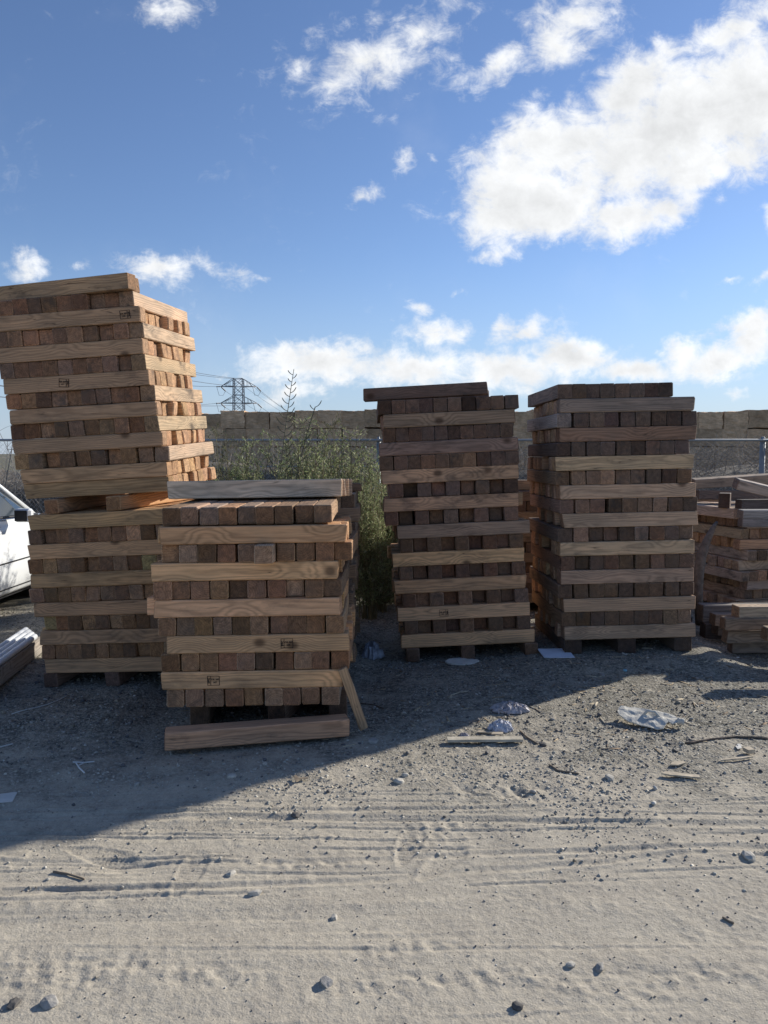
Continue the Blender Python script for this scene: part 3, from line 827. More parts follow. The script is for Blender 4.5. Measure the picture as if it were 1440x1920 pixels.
def scatter(n, xr, ya, yb, smin, smax, pal, dens=None, flat=1.0, elong=1.0, power=2.2, protos=protos, sink=.25):
    V = []; Fc = []; T = []; nv = 0
    x = rng.uniform(*xr, n * 3); y = ya + (yb - ya) * rng.random(n * 3)
    ok = np.abs(x) < .62 * y + .6
    if dens is not None: ok &= rng.random(n * 3) < dens(x, y)
    x, y = x[ok][:n], y[ok][:n]
    z = ground_h(x, y)
    s = smin + (smax - smin) * rng.random(len(x)) ** power * 1.0
    ang = rng.uniform(0, 6.28, len(x))
    col = np.array(pal)[rng.integers(0, len(pal), len(x))] * rng.uniform(.7, 1.3, (len(x), 1))
    for i in range(len(x)):
        pv, pf = protos[i % len(protos)]
        c_, s_ = math.cos(ang[i]), math.sin(ang[i])
        q_ = pv * np.array([s[i] * elong, s[i], s[i] * flat])
        w = np.stack([q_[:, 0] * c_ - q_[:, 1] * s_ + x[i], q_[:, 0] * s_ + q_[:, 1] * c_ + y[i], q_[:, 2] + z[i] + s[i] * flat * (.55 - sink)], 1)
        V.append(w); Fc.append(pf + nv); nv += len(pv); T.append(np.tile(np.append(col[i], 1), (len(pv), 1)))
    return np.concatenate(V), np.concatenate(Fc), np.concatenate(T)
GP = [(.24, .22, .2), (.17, .16, .155), (.34, .31, .27), (.3, .26, .2), (.12, .115, .115), (.42, .4, .36)]
DG = lambda x, y: np.clip(.1 + sstep(2.9, 4.4, y) * .9, 0, 1) * (.35 + .9 * sstep(-.1, .15, fbm(x * 1.6, y * 1.6, 101, 3)))
DP = [(.43, .4, .335), (.38, .355, .3), (.33, .31, .27), (.45, .42, .36)]
DB = lambda x, y: np.exp(-((y - 3.45) / .6) ** 2) * (.15 + 1.1 * sstep(-.08, .2, fbm(x * 2.2, y * 2.6, 121, 3)))
parts = [scatter(9500, (-2.6, 2.8), 2.5, 4.7, .0025, .011, DP, DB, power=2.0, sink=.45), scatter(15000, (-4.2, 4.2), 2.7, 7.4, .003, .0105, GP, DG, power=1.7), scatter(1300, (-3, 3), 3.1, 5.6, .006, .02, GP, DG, power=3.2), scatter(1500, (-2, 2), 1.7, 3.2, .0015, .0055, GP[:4] + GP[5:], power=2.5)]
Vg, Fg, Tg = [], [], []; nv = 0
for v_, f_, t_ in parts: Vg.append(v_); Fg.append(f_ + nv); Tg.append(t_); nv += len(v_)
o = mesh_obj('gravel', np.concatenate(Vg), np.concatenate(Fg), TONED, attrs=dict(tone=('FLOAT_COLOR', np.concatenate(Tg))))
tag(o, 'loose grey gravel and small pebbles strewn over the dirt', 'gravel', kind='stuff')
bx_v = np.array([(-1, -1, -1), (1, -1, -1), (1, 1, -1), (-1, 1, -1), (-1, -.8, 1), (1, -.7, 1), (.8, 1, 1), (-1, 1, 1)], float)
bx_f = np.array([(0, 2, 1), (0, 3, 2), (4, 5, 6), (4, 6, 7), (0, 1, 5), (0, 5, 4), (1, 2, 6), (1, 6, 5), (2, 3, 7), (2, 7, 6), (3, 0, 4), (3, 4, 7)])
cp = [(bx_v, bx_f)]
WP = [(.36, .28, .18), (.5, .42, .3), (.22, .16, .11), (.3, .27, .22)]
DW = lambda x, y: sstep(3.2, 4.2, y) * (.25 + .75 * sstep(0, 1.5, x)) * sstep(-.12, .15, fbm(x * 1.2, y * 1.2, 111, 2))
Vw, Fw, Tw = scatter(750, (-3.5, 3.8), 3.1, 6.2, .002, .0055, WP, DW, flat=.45, elong=9, protos=cp, sink=0)
o = mesh_obj('wood_splinters', Vw, Fw, TONED, attrs=dict(tone=('FLOAT_COLOR', Tw)))
tag(o, 'fine straw-coloured splinters and bark bits littering the dirt', 'wood splinters', kind='stuff')

# ------------------------------------------------------------------ stones one by one
STONES = [(867, 515, 434, 1457), ] and [
    (434, 1457, .022, 'pale', 'smooth pale flat stone in shade left of the shadow edge'),
    (748, 1467, .028, 'pale', 'whitish stone on sunlit dirt right of the shadow edge below the planks'),
    (612, 1843, .022, 'grey', 'large rounded grey stone low in the foreground'),
    (433, 1640, .02, 'pale', 'pale square stone sitting among the shoe prints at left'),
    (478, 1677, .022, 'pale', 'small pale stone below the square one at left'),
    (627, 1722, .016, 'pale', 'pale chip of stone lying in the middle of the lane'),
    (554, 1530, .02, 'dark', 'dark pebble on sunlit dirt near the shadow edge'),
    (1143, 1460, .024, 'pale', 'stone left of the two pale wood chips'),
    (1404, 1608, .028, 'pale', 'pale oval stone near the right edge of the lane'),
    (1070, 1811, .015, 'pale', 'left one of two small stones in the lower right lane'),
    (1124, 1816, .018, 'grey', 'right one of two small stones in the lower right lane'),
    (970, 1889, .018, 'dark', 'dark lump of dirt near the bottom edge beside lug prints'),
    (93, 1882, .024, 'grey', 'grey stone near the lower left corner'),
    (26, 1884, .018, 'dark', 'dark clod in the lower left corner'),
    (700, 1392, .03, 'grey', 'grey stone on the ground right of the leaning stake'),
    (760, 1455, .02, 'pale', 'small whitish stone just beside the whitish one on sunlit dirt'),
    (1018, 1398, .02, 'dark', 'dark stone right of the broken plank'),
    (497, 1433, .017, 'pale', 'pale stone in shade below the loose timber')]
M_s = {'pale': simple('stone_pale', (.5, .46, .39), .9, scale=30, bump=.4), 'grey': M_stone, 'dark': simple('stone_dark', (.12, .11, .1), .95, scale=30, bump=.4)}
for i, (px, py, s_, c_, lab) in enumerate(STONES):
    p = G(px, py)
    r = np.random.default_rng(500 + i)
    pts = r.normal(size=(40, 3)); pts /= np.linalg.norm(pts, axis=1)[:, None]; pts = np.sign(pts) * np.abs(pts) ** .75 * r.uniform(.86, 1.04, (40, 1))
    pts *= np.array([r.uniform(.9, 1.25), r.uniform(.7, 1), .55]) * s_
    v_, f_ = hull_faces(pts)
    o = mesh_obj('stone', v_, [tuple(q) for q in f_], M_s[c_], smooth=False)
    o.location = (p.x, p.y, p.z + s_ * .2); o.rotation_euler = (0, 0, r.uniform(0, 6))
    tag(o, lab, 'stone', 'stones lying on the dirt')

# ------------------------------------------------------------------ litter
def sheet(name, outline, z, thick, mat, px, py, rz=0.0, tilt=(0, 0), wob=.004, seed=0, sub=True, lift=.0, parent=None):
    """thin crumpled slab from an outline in metres"""
    import bmesh
    bm = bmesh.new()
    vs_ = [bm.verts.new((x, y, 0)) for x, y in outline]
    f_ = bm.faces.new(vs_)
    bmesh.ops.triangulate(bm, faces=bm.faces[:])
    for _ in range(3):
        bmesh.ops.subdivide_edges(bm, edges=[e for e in bm.edges if e.calc_length() > .02], cuts=1, use_grid_fill=False)
        bmesh.ops.triangulate(bm, faces=bm.faces[:])
    r_ = bmesh.ops.extrude_face_region(bm, geom=bm.faces[:])
    top = [e for e in r_['geom'] if isinstance(e, bmesh.types.BMVert)]
    for v in top: v.co.z += thick
    co = np.array([v.co for v in bm.verts])
    w_ = wob * 2 * fbm(co[:, 0] * 28 + seed, co[:, 1] * 28, 7 + seed, 3) + wob * fbm(co[:, 0] * 9 + seed, co[:, 1] * 9, 9 + seed, 2) * 2
    for v, k in zip(bm.verts, w_): v.co.z += float(k)
    bmesh.ops.recalc_face_normals(bm, faces=bm.faces[:])
    me = bpy.data.meshes.new(name); bm.to_mesh(me); bm.free()
    me.materials.append(mat)
    o = bpy.data.objects.new(name, me); COL.objects.link(o)
    p = G(px, py); o.location = (p.x, p.y, p.z + z + wob + lift); o.rotation_euler = (tilt[0], tilt[1], rz)
    return o
def ell(a, b, n=14, seed=0, j=.15):
    r = np.random.default_rng(seed)
    return [(a * math.cos(t) * (1 + j * r.normal()), b * math.sin(t) * (1 + j * r.normal())) for t in np.linspace(0, 2 * math.pi, n, endpoint=False)]

# crushed jug: body, neck, cap end
out = [(-.185, .045), (-.172, .09), (-.15, .108), (-.08, .112), (0, .088), (.05, .08), (.09, .07), (.128, .05), (.145, .018), (.138, -.02), (.105, -.04), (.085, -.02), (.07, -.045), (.05, -.085), (.02, -.09), (-.05, -.07), (-.1, -.055), (-.15, -.02), (-.175, .01)]
jug = sheet('plastic_jug', out, .012, .006, M_plastic, 1222, 1360, R(-12), tilt=(.24, .02), wob=.008, seed=4, lift=.014)
mb = MB(); mb.lathe([(.015, 0), (.019, .004), (.019, .012), (.016, .016), (.018, .02), (.018, .034), (.015, .038)], Matrix.Translation((.135, -.002, .008)) @ Matrix.Rotation(math.pi / 2, 4, 'Y') @ Matrix.Rotation(.2, 4, 'X'), 16)
mb.build('neck', M_plastic, jug, True)
mb = MB(); mb.tube([(-.045, .03, .0), (-.02, .05, .022), (.02, .045, .024), (.045, .02, .004)], .008, 8); mb.build('handle', M_plastic, jug, True)
tag(jug, 'crushed flat off-white plastic jug with screw neck on the dirt at right', 'plastic jug')

o = sheet('cardboard_slab', ell(.12, .075, 16, 3, .07), 0, .012, M_paper, 865, 1243, .1, wob=.006, seed=3); tag(o, 'flat pale oval scrap of board before the middle dark stack', 'scrap')
o = sheet('panel', [(-.11, -.085), (.12, -.09), (.11, .085), (-.12, .08)], 0, .006, simple('white_blue_panel', (.6, .64, .72), .6, var=.1), 1042, 1228, .03, tilt=(.12, 0), wob=.002, lift=.01); tag(o, 'white square panel lying between the middle and right dark stacks', 'panel')
o = sheet('paper_scrap', [(-.06, -.045), (.05, -.05), (.055, .05), (-.05, .045)], 0, .002, M_paper, 4, 1498, .3, wob=.003, seed=5); tag(o, 'small pale paper scrap in the shade at the left edge', 'paper')
o = sheet('plank', [(-.205, -.022), (.2, -.022), (.205, .016), (.19, .022), (-.205, .025)], 0, .014, simple('weathered_lath', (.47, .42, .33), .85, var=.25, scale=14, bump=.3), 910, 1391, .02, wob=.0015, lift=.006); tag(o, 'pale flat lath lying at the shadow edge under plastic scraps', 'plank')
o = sheet('wood_chip', [(-.035, -.012), (.03, -.016), (.036, .01), (-.02, .014)], 0, .006, M_card, 932, 1383, .1, wob=.001, lift=.02); tag(o, 'small brown wood chip resting on the pale lath', 'wood chip', 'wood chips on the dirt')
o = sheet('wood_chip', [(-.06, -.012), (.05, -.01), (.06, .01), (-.05, .012)], 0, .007, M_card, 915, 1376, -.15, wob=.002, lift=.004); tag(o, 'dark-edged wood chip just behind the pale lath', 'wood chip', 'wood chips on the dirt')
o = sheet('wood_chip', [(-.085, .005), (-.06, .028), (.0, .018), (.09, .008), (.085, -.022), (.02, -.018), (-.05, -.01)], 0, .007, M_card, 1275, 1457, -.12, wob=.003, lift=.004); tag(o, 'long pale wood chip, nearer of the pair at right', 'wood chip', 'wood chips on the dirt')
o = sheet('wood_chip', [(-.045, -.012), (-.01, -.022), (.045, .006), (.04, .022), (-.02, .018)], 0, .006, M_card, 1271, 1435, .1, wob=.002, lift=.004); tag(o, 'short pale wood chip, farther of the pair at right', 'wood chip', 'wood chips on the dirt')
o = sheet('wood_chip', [(-.02, -.02), (.02, -.02), (.022, .02), (-.02, .022)], 0, .02, M_card, 1404, 1414, .3, wob=.001, lift=.01); tag(o, 'small square block of pale wood at the right edge of the dirt', 'wood chip', 'wood chips on the dirt')
o = sheet('bark_strip', [(-.09, -.012), (0, -.008), (.1, .012), (.09, .022), (0, .008), (-.08, .0)], 0, .006, M_card, 1380, 1427, .12, wob=.004, lift=.006); tag(o, 'thin curled bark strip beside the small square block', 'bark strip')
o = sheet('leaf', [(-.035, -.02), (0, -.018), (.04, .018), (.03, .028), (-.01, .012)], 0, .003, M_paper, 1385, 1403, .5, wob=.003, lift=.003); tag(o, 'pale dry leaf in the shade near the right edge', 'leaf')
o = sheet('leaf', [(-.03, -.035), (-.012, -.01), (.03, .0), (.03, .012), (-.012, .006), (-.026, .04), (-.036, .03)], 0, .003, M_twig, 566, 1465, .2, wob=.006, lift=.006); tag(o, 'curled brown forked leaf on the shadow edge', 'leaf')
o = sheet('bottle_cap', ell(.014, .014, 12, 1, 0), 0, .01, M_cap, 1172, 1258, 0, wob=.0002); tag(o, 'tiny light blue plastic cap on gravel before the right stack', 'bottle cap')

def crumple(name, px, py, a, b, hgt, mat, seed, lab, cat):
    n = 46; r = np.random.default_rng(seed)
    u = np.linspace(-1, 1, n); U, Vv = np.meshgrid(u, u)
    rr = np.sqrt(U ** 2 + Vv ** 2)
    th_ = np.arctan2(Vv, U)
    edge = 1 + .35 * fbm(np.cos(th_) * 2.2 + 5, np.sin(th_) * 2.2 + 5, seed, 3) * 2
    k = np.maximum(np.abs(U), np.abs(Vv)) / np.maximum(rr, 1e-6)
    X = U * k * a * edge; Y = Vv * k * b * edge
    ridg = 1 - np.abs(fbm(U * 3 + 9, Vv * 3, seed + 2, 3)) * 5
    Z = hgt * np.clip(1 - (rr * k) ** 2, 0, 1) ** .6 * (.45 + .75 * np.clip(ridg, 0, 1))
    X = X + a * .16 * fbm(U * 5, Vv * 5, seed + 4, 3) * 2; Y = Y + b * .16 * fbm(U * 5, Vv * 5, seed + 5, 3) * 2
    p = G(px, py)
    V = np.stack([X.ravel(), Y.ravel(), Z.ravel()], 1)
    id_ = np.arange(n * n).reshape(n, n)
    q_ = np.stack([id_[:-1, :-1], id_[:-1, 1:], id_[1:, 1:], id_[1:, :-1]], -1).reshape(-1, 4)
    o = mesh_obj(name, V, q_, mat); o.location = (p.x, p.y, p.z + .002)
    m_ = o.modifiers.new('thick', 'SOLIDIFY'); m_.thickness = .0012
    return tag(o, lab, cat)
crumple('plastic_scrap', 958, 1332, .11, .075, .045, M_rag, 3, 'crumpled lilac-grey plastic lying in shade behind the pale lath', 'plastic')
crumple('plastic_scrap', 938, 1368, .07, .05, .05, simple('pale_plastic_film', (.55, .55, .6), .5, var=.3, scale=60), 6, 'white crumpled plastic scrap touching the back of the pale lath', 'plastic')
crumple('plastic_bag', 697, 1232, .085, .09, .11, M_bag, 9, 'grey blue crumpled plastic bag in the dark gap between two stacks', 'plastic bag')
crumple('foil_scrap', 870, 1380, .03, .02, .015, M_rag, 12, 'tiny bluish plastic corner at the left end of the lath', 'plastic')

def string(name, pts, rad, mat, lab, cat, lift=.004, grp=None):
    P = []
    for px, py in pts:
        g_ = G(px, py); P.append(Vector((g_.x, g_.y, g_.z + lift)))
    Q = []
    for i in range(len(P) - 1):
        for t in np.linspace(0, 1, 5)[:-1]: 
            w = P[i].lerp(P[i + 1], t); w.z = max(w.z, gh(w.x, w.y) + rad); Q.append(w)
    Q.append(P[-1])
    mb = MB(); mb.tube(Q, rad, 5); o = mb.build(name, mat, None, True)
    return tag(o, lab, cat, grp)
string('cord', [(22, 1340), (40, 1334), (62, 1329), (90, 1322), (112, 1313), (128, 1304)], .0035, M_strap, 'thin white cord lying in the shade before the tall leaning stack', 'cord')
mbz = MB()
zt = empty('strap_scrap', G(155, 1440))
for pts in (((137, 1431), (158, 1432), (177, 1430)), ((143, 1433), (149, 1442), (158, 1451)), ((146, 1438), (158, 1432))):
    mbz.tube([G(*q) + Vector((0, 0, .006)) - zt.location for q in pts], .004, 5)
mbz.build('strap', M_strap, zt)
tag(zt, 'white Y-shaped bit of plastic strap in the shade at lower left', 'strap')
string('twig', [(1030, 1436), (1045, 1446), (1062, 1449), (1085, 1452)], .005, M_twig, 'dark curved twig on sunlit dirt between lath and jug', 'twig', grp='twigs on the dirt')
string('twig', [(845, 1305), (862, 1299), (880, 1297)], .004, M_card, 'thin pale curved twig in shade behind the pale lath', 'twig', grp='twigs on the dirt')
string('twig', [(1285, 1395), (1330, 1388), (1380, 1383), (1440, 1386)], .006, M_greybark, 'long grey twig reaching in from the right edge', 'twig', grp='twigs on the dirt')
string('twig', [(975, 1372), (990, 1385), (1008, 1396)], .005, M_twig, 'brown twig just right of the pale lath', 'twig', grp='twigs on the dirt')
string('twig', [(1115, 1328), (1119, 1319)], .007, M_card, 'short thick straw standing out on sunlit dirt left of the jug', 'twig', grp='twigs on the dirt')
string('twig', [(100, 1636), (125, 1640), (158, 1650)], .004, M_twig, 'dark twig lying across the lane at left', 'twig', grp='twigs on the dirt')
string('twig', [(1355, 1722), (1366, 1729), (1376, 1733)], .004, M_twig, 'little dark twig in the lane near the right edge', 'twig', grp='twigs on the dirt')
string('twig', [(600, 1320), (655, 1318), (700, 1322), (720, 1330)], .004, M_greybark, 'dark thin root lying behind the leaning stake', 'twig', grp='twigs on the dirt')
string('twig', [(0, 1402), (16, 1398), (24, 1396)], .004, M_strap, 'white stick end at the left edge in the shade', 'twig', grp='twigs on the dirt')

# driftwood-like branch leaning on the pile
P = [at(1312, 1142, 6.62), at(1309, 1110, 6.62), at(1310, 1075, 6.66), at(1316, 1040, 6.72), at(1325, 1015, 6.8), at(1336, 992, 6.88), at(1344, 979, 6.95)]
P[0] = Vector((P[0].x, P[0].y, .0))
mb = MB(); mb.tube(P, [.034, .04, .046, .045, .036, .024, .014], 12)
o = mb.build('branch', M_greybark, None, True)
tag(o, 'thick crooked grey branch leaning against the slumped pile', 'branch')

# ------------------------------------------------------------------ white pipes at far left
beam(PIPE_A + PIPE_R @ Vector((PIPE_L / 2, .165, .06)), PIPE_R, PIPE_L, .11, .118, (.2, .175, .15), .8, 'x', None) if False else None
for i in range(4):
    Lp = PIPE_L + .08 * i; dirv = PIPE_R @ Vector((1, 0, 0))
    mid = PIPE_A + PIPE_R @ Vector((Lp / 2 - .1, .022 + .0475 * i, .1464))
    mb = MB(); mb.tube([mid - dirv * Lp / 2, mid, mid + dirv * Lp / 2], .0225, 14)
    o = mb.build('pipe', M_pipe)
    tag(o, ('rightmost', 'second from right', 'third from right', 'leftmost')[i] + ' of the white pipes lying on the grey timbers at far left', 'pipe', 'white pipes at far left')

# ------------------------------------------------------------------ fence
FY = 9.6
def fence():
    root = empty('chain_link_fence', (0, FY, 0))
    top = 1.72
    mb = MB(); mb.tube([(-13, 0, top), (13.5, 0, top)], .016, 8); mb.build('top_rail', M_galv, root, True)
    for px in (-9.1, -6.1, -3.1, -.07, 2.95, 7.0 - 2.1, 4.92 + 0, 9.9, 12.9):
        mb = MB(); mb.tube([(px, .03, 0), (px, .03, top - .02)], .026, 8); mb.tube([(px, .03, top - .02), (px, .03, top + .045)], [.03, .012], 8)
        mb.build('post', M_galv, root, True)
    mb = MB(); mb.tube([(4.96, -.03, top), (5.15, -.05, .9), (5.28, -.06, .0)], .018, 6); mb.build('brace', M_galv, root, True)
    mb = MB(); mb.tube([(-1.6, -.03, 1.38), (-.1, -.03, 1.38)], .012, 6); mb.build('tension_bar', M_galv, root, True)
    s = .062; r_ = .0016
    V = []; Fc = []
    nz = int(1.62 / s)
    x = -12.8
    while x < 13.2:
        for sg in (0, 1):
            base = len(V); pts = []
            for k in range(nz + 1):
                xx = x + (s / 2 if (k + sg) % 2 else -s / 2) * 1.0
                pts.append((xx, .004 * (1 if (k + sg) % 2 else -1), .08 + k * s))
            for p in pts:
                V += [(p[0] - r_, p[1], p[2]), (p[0] + r_, p[1], p[2]), (p[0], p[1] + r_ * 1.5, p[2])]
            for k in range(nz):
                a_ = base + k * 3
                for j in range(3): Fc.append((a_ + j, a_ + (j + 1) % 3, a_ + 3 + (j + 1) % 3, a_ + 3 + j))
        x += s
    mesh_obj('mesh', np.array(V), np.array(Fc), M_galv, root)
    tag(root, 'galvanised chain-link fence with round top rail running behind the stacks', 'fence')
fence()

# ------------------------------------------------------------------ hay bale wall
HY = 38.0; BW, BH, BD = 1.25, .93, 2.4
def bale_mesh(seed):
    r = np.random.default_rng(seed); n = 9
    mbv = []; mbf = []
    import bmesh
    bm = bmesh.new(); bmesh.ops.create_cube(bm, size=1)
    bmesh.ops.subdivide_edges(bm, edges=bm.edges[:], cuts=6, use_grid_fill=True)
    co = np.array([v.co for v in bm.verts])
    for v, c in zip(bm.verts, co):
        e = np.sort(np.abs(c))[::-1]; k = 1 - .035 * max(0, (e[1] - .4) / .1) ** 2
        v.co = Vector((c[0] * BW * k, c[1] * BD, c[2] * BH * k)) + Vector(r.normal(0, .012, 3))
        for zz in (-.22, .0, .22):
            pass
    me = bpy.data.meshes.new('hay_bale'); bm.to_mesh(me); bm.free(); me.materials.append(M_hay)
    return me
BM = [bale_mesh(i) for i in range(4)]
ci = 0
rb = random.Random(5)
COLS = list(range(-11, 20))
for ci, cidx in enumerate(COLS):
    X = -.35 + cidx * (BW - .03)
    px = 720 + F * X / HY
    if px < 380: region, idx = 'behind the leaning stack', ci + 1
    elif px < 705: region = 'between leaning and middle stacks'
    elif px < 970: region = 'behind the middle dark stack'
    elif px < 1000: region = 'between the two dark stacks'
    elif px < 1300: region = 'behind the right dark stack'
    else: region = 'right of the right dark stack'
    top = 4 if px > 418 else 4
    if 'REG' not in globals(): REG = {}
    REG[region] = REG.get(region, 0) + 1
    for row in range(4):
        o = bpy.data.objects.new('hay_bale', BM[(ci * 3 + row * 5) % 4]); COL.objects.link(o)
        dz = (-.13 if px < 420 and row == 3 else 0) + rb.uniform(-.012, .012)
        o.location = (X + (.04 * math.sin(row * 2 + ci)), HY + BD / 2 + rb.uniform(-.06, .06), .0 + BH / 2 + row * (BH + .0) + dz + .02 + ((.06 * math.sin(ci * .7) + rb.uniform(-.07, .05)) if row == 3 else 0))
        o.rotation_euler = (0, 0, rb.choice((0, math.pi)) + rb.gauss(0, .012))
        rn = ('bottom', 'second lowest', 'second highest', 'top')[row]
        tag(o, f'hay bale, {rn} row, {ORD[REG[region]]} from left {region}', 'hay bale', 'hay bales stacked in the long wall')

# ------------------------------------------------------------------ vegetation
def leaf_quads(C, D, S, W):
    """C centres (n,3), D directions, S length, W width -> rhombus leaves"""
    n = len(C)
    up = rng.normal(size=(n, 3)); side = np.cross(D, up); side /= np.linalg.norm(side, axis=1)[:, None] + 1e-9
    a = C; b = C + D * S[:, None] * .5 + side * W[:, None]; c = C + D * S[:, None]; d = C + D * S[:, None] * .5 - side * W[:, None]
    V = np.stack([a, b, c, d], 1).reshape(-1, 3)
    return V, np.arange(n * 4).reshape(-1, 4)

def weed_meshes(seed, height, spread, nstem, nbr, green):
    r = np.random.default_rng(seed)
    mb = MB(); C = []; D = []
    for s_ in range(nstem):
        az = r.uniform(0, 6.28); lean = r.uniform(.05, .6) * spread
        hgt = height * r.uniform(.55, 1)
        base = Vector((r.normal(0, .06), r.normal(0, .06), 0))
        pts = []
        for t in np.linspace(0, 1, 6):
            pts.append(base + Vector((math.cos(az) * lean * t ** 1.3, math.sin(az) * lean * t ** 1.3, hgt * t)) + Vector(r.normal(0, .012, 3)) * t)
        mb.tube(pts, [.007 * (1 - .8 * t) + .001 for t in np.linspace(0, 1, 6)], 4)
        for b_ in range(nbr):
            t = r.uniform(.12, 1); i0 = min(4, int(t * 5)); p = pts[i0].lerp(pts[i0 + 1], t * 5 - i0)
            a2 = r.uniform(0, 6.28); ln = (.34 * (1.15 - t) + .07) * r.uniform(.5, 1.2) * height / 1.6
            dr = Vector((math.cos(a2) * .8, math.sin(a2) * .8, r.uniform(.35, 1.1))).normalized()
            e = p + dr * ln
            mb.tube([p, p.lerp(e, .5) + Vector(r.normal(0, .008, 3)), e], [.003, .002, .001], 3, cap=False)
            k = max(4, int(ln / .0095))
            for q_ in range(k):
                tt = r.uniform(.05, 1.05)
                C.append(p + dr * ln * tt); dd = (Vector(r.normal(0, 1, 3)) + dr * 1.1 + Vector((0, 0, .4))).normalized(); D.append(dd)
    C = np.array(C); D = np.array(D); n = len(C)
    V, Fq = leaf_quads(C, D, r.uniform(.012, .055, n), r.uniform(.002, .0065, n))
    g = np.array(green); col = g[r.integers(0, len(g), n)] * r.uniform(.7, 1.35, (n, 1))
    col = np.repeat(np.concatenate([col, np.ones((n, 1))], 1), 4, 0)
    return mb, V, Fq, col
GREENS = [(.24, .29, .13), (.3, .34, .16), (.38, .39, .22), (.14, .18, .085), (.34, .31, .2)]
BROWNS = [(.16, .14, .08), (.12, .11, .06), (.11, .13, .06)]
M_stem = simple('weed_stem', (.17, .15, .08), .8)
VAR = []
for s_, (hh, spd, ns, nb, gr) in enumerate(((1.7, .8, 30, 30, GREENS), (2.0, .75, 28, 32, GREENS), (1.4, 1.0, 32, 26, GREENS), (1.95, .7, 16, 20, BROWNS))):
    mb, V, Fq, col = weed_meshes(40 + s_, hh, spd, ns, nb, gr)
    root = empty('weed_plant'); st = mb.build('stem', M_stem, root)
    fo = mesh_obj('foliage', V, Fq, LEAF, root, attrs=dict(tone=('FLOAT_COLOR', col)))
    VAR.append((root, st, fo)); print('leaves', len(Fq))
used = [False] * 4
def weed(v, x, y, rz, sc, lab):
    root, st, fo = VAR[v]
    if used[v]:
        root2 = root.copy(); COL.objects.link(root2)
        for ch in (st, fo):
            c = ch.copy(); COL.objects.link(c); c.parent = root2
        root = root2
    used[v] = True
    root.location = (x, y, gh(x, y) - .01); root.rotation_euler = (0, 0, rz); root.scale = (sc[0], sc[0], sc[1])
    tag(root, lab, 'weed', 'tall weeds growing between the stacks and the fence')
W_ = [(1, -.92, 8.5, 0, (1, .98), 'tallest green weed rising above the bale wall left of centre'),
      (0, -1.55, 8.2, 1, (1, 1.05), 'bushy green weed just right of the leaning stack'),
      (2, -2.0, 7.9, 2, (.9, .9), 'low green weed half hidden by the leaning stack'),
      (1, -.35, 8.3, 3, (1, .9), 'tall green weed left of the fence post'),
      (0, .08, 7.6, 4, (.9, .95), 'green weed directly left of the middle dark stack'),
      (2, -.75, 7.6, 5, (1, 1.1), 'low spreading green weed above the half-hidden stack'),
      (0, -.15, 6.9, .5, (.75, .85), 'bright green weed in the gap beside the middle stack'),
      (2, -1.4, 7.4, 1.5, (.9, 1.0), 'low green weed behind the top of the low front stack'),
      (3, -.62, 8.9, 2.2, (1, 1.1), 'brownish dry weed before the bale wall, right of the tallest'),
      (3, -1.9, 9.1, .3, (.9, 1.05), 'brownish dry weed at the fence beside the leaning stack'),
      (3, .25, 8.9, 4.2, (.9, 1.0), 'brownish dry weed at the fence post by the middle stack'),
      (0, -.05, 7.2, 2.5, (.8, .6), 'short green weed low in the dark gap between the stacks')]
for w in W_: weed(*w)
for v in range(4): assert used[v]
# seeding stalk
r = np.random.default_rng(77)
sr = empty('seeding_stalk', (-1.06, 7.9, 0)); mb = MB(); C = []; D = []
def curve3(p0, dirv, ln, bend, n=6):
    pts = [p0]; d = Vector(dirv).normalized()
    for i in range(n):
        pts.append(pts[-1] + d * (ln / n)); d = (d + Vector(bend) / n).normalized()
    return pts
main = curve3(Vector((-.12, 0, 0)), (.02, 0, 1), 2.45, (.16, 0, 0), 14)
mb.tube(main, [.008 * (1 - i / 16) + .002 for i in range(15)], 5)
def seedtwig(p, d, ln):
    pts = curve3(p, d, ln, (0, 0, 1.6), 5); mb.tube(pts, [.0035, .0035, .004, .0045, .005, .003], 4)
for i in range(34):
    t = 6.4 + i * .22; i0 = min(13, int(t)); p = main[i0].lerp(main[i0 + 1], min(1, t - i0)) if i0 < 14 else main[-1]
    sg = -1 if i % 2 else 1
    seedtwig(p, (sg, r.uniform(-.4, .4), .25), .17 * (1.15 - i / 42) * r.uniform(.8, 1.2))
m2 = curve3(Vector((-.0, .05, 0)), (.0, 0, 1), 2.08, (.35, 0, 0), 12); mb.tube(m2, .005, 4)
for i in range(14):
    i0 = 7 + i * 5 // 14; seedtwig(m2[i0].lerp(m2[i0 + 1] if i0 < 12 else m2[12], r.random()), (r.choice([-1, 1]), r.uniform(-.5, .5), .4), .1 * r.uniform(.7, 1.3))
mb.build('stem', simple('dry_seed_stalk', (.11, .11, .075), .9), sr)
tag(sr, 'tall thin seed stalk with side twigs standing up against the sky', 'weed stalk')

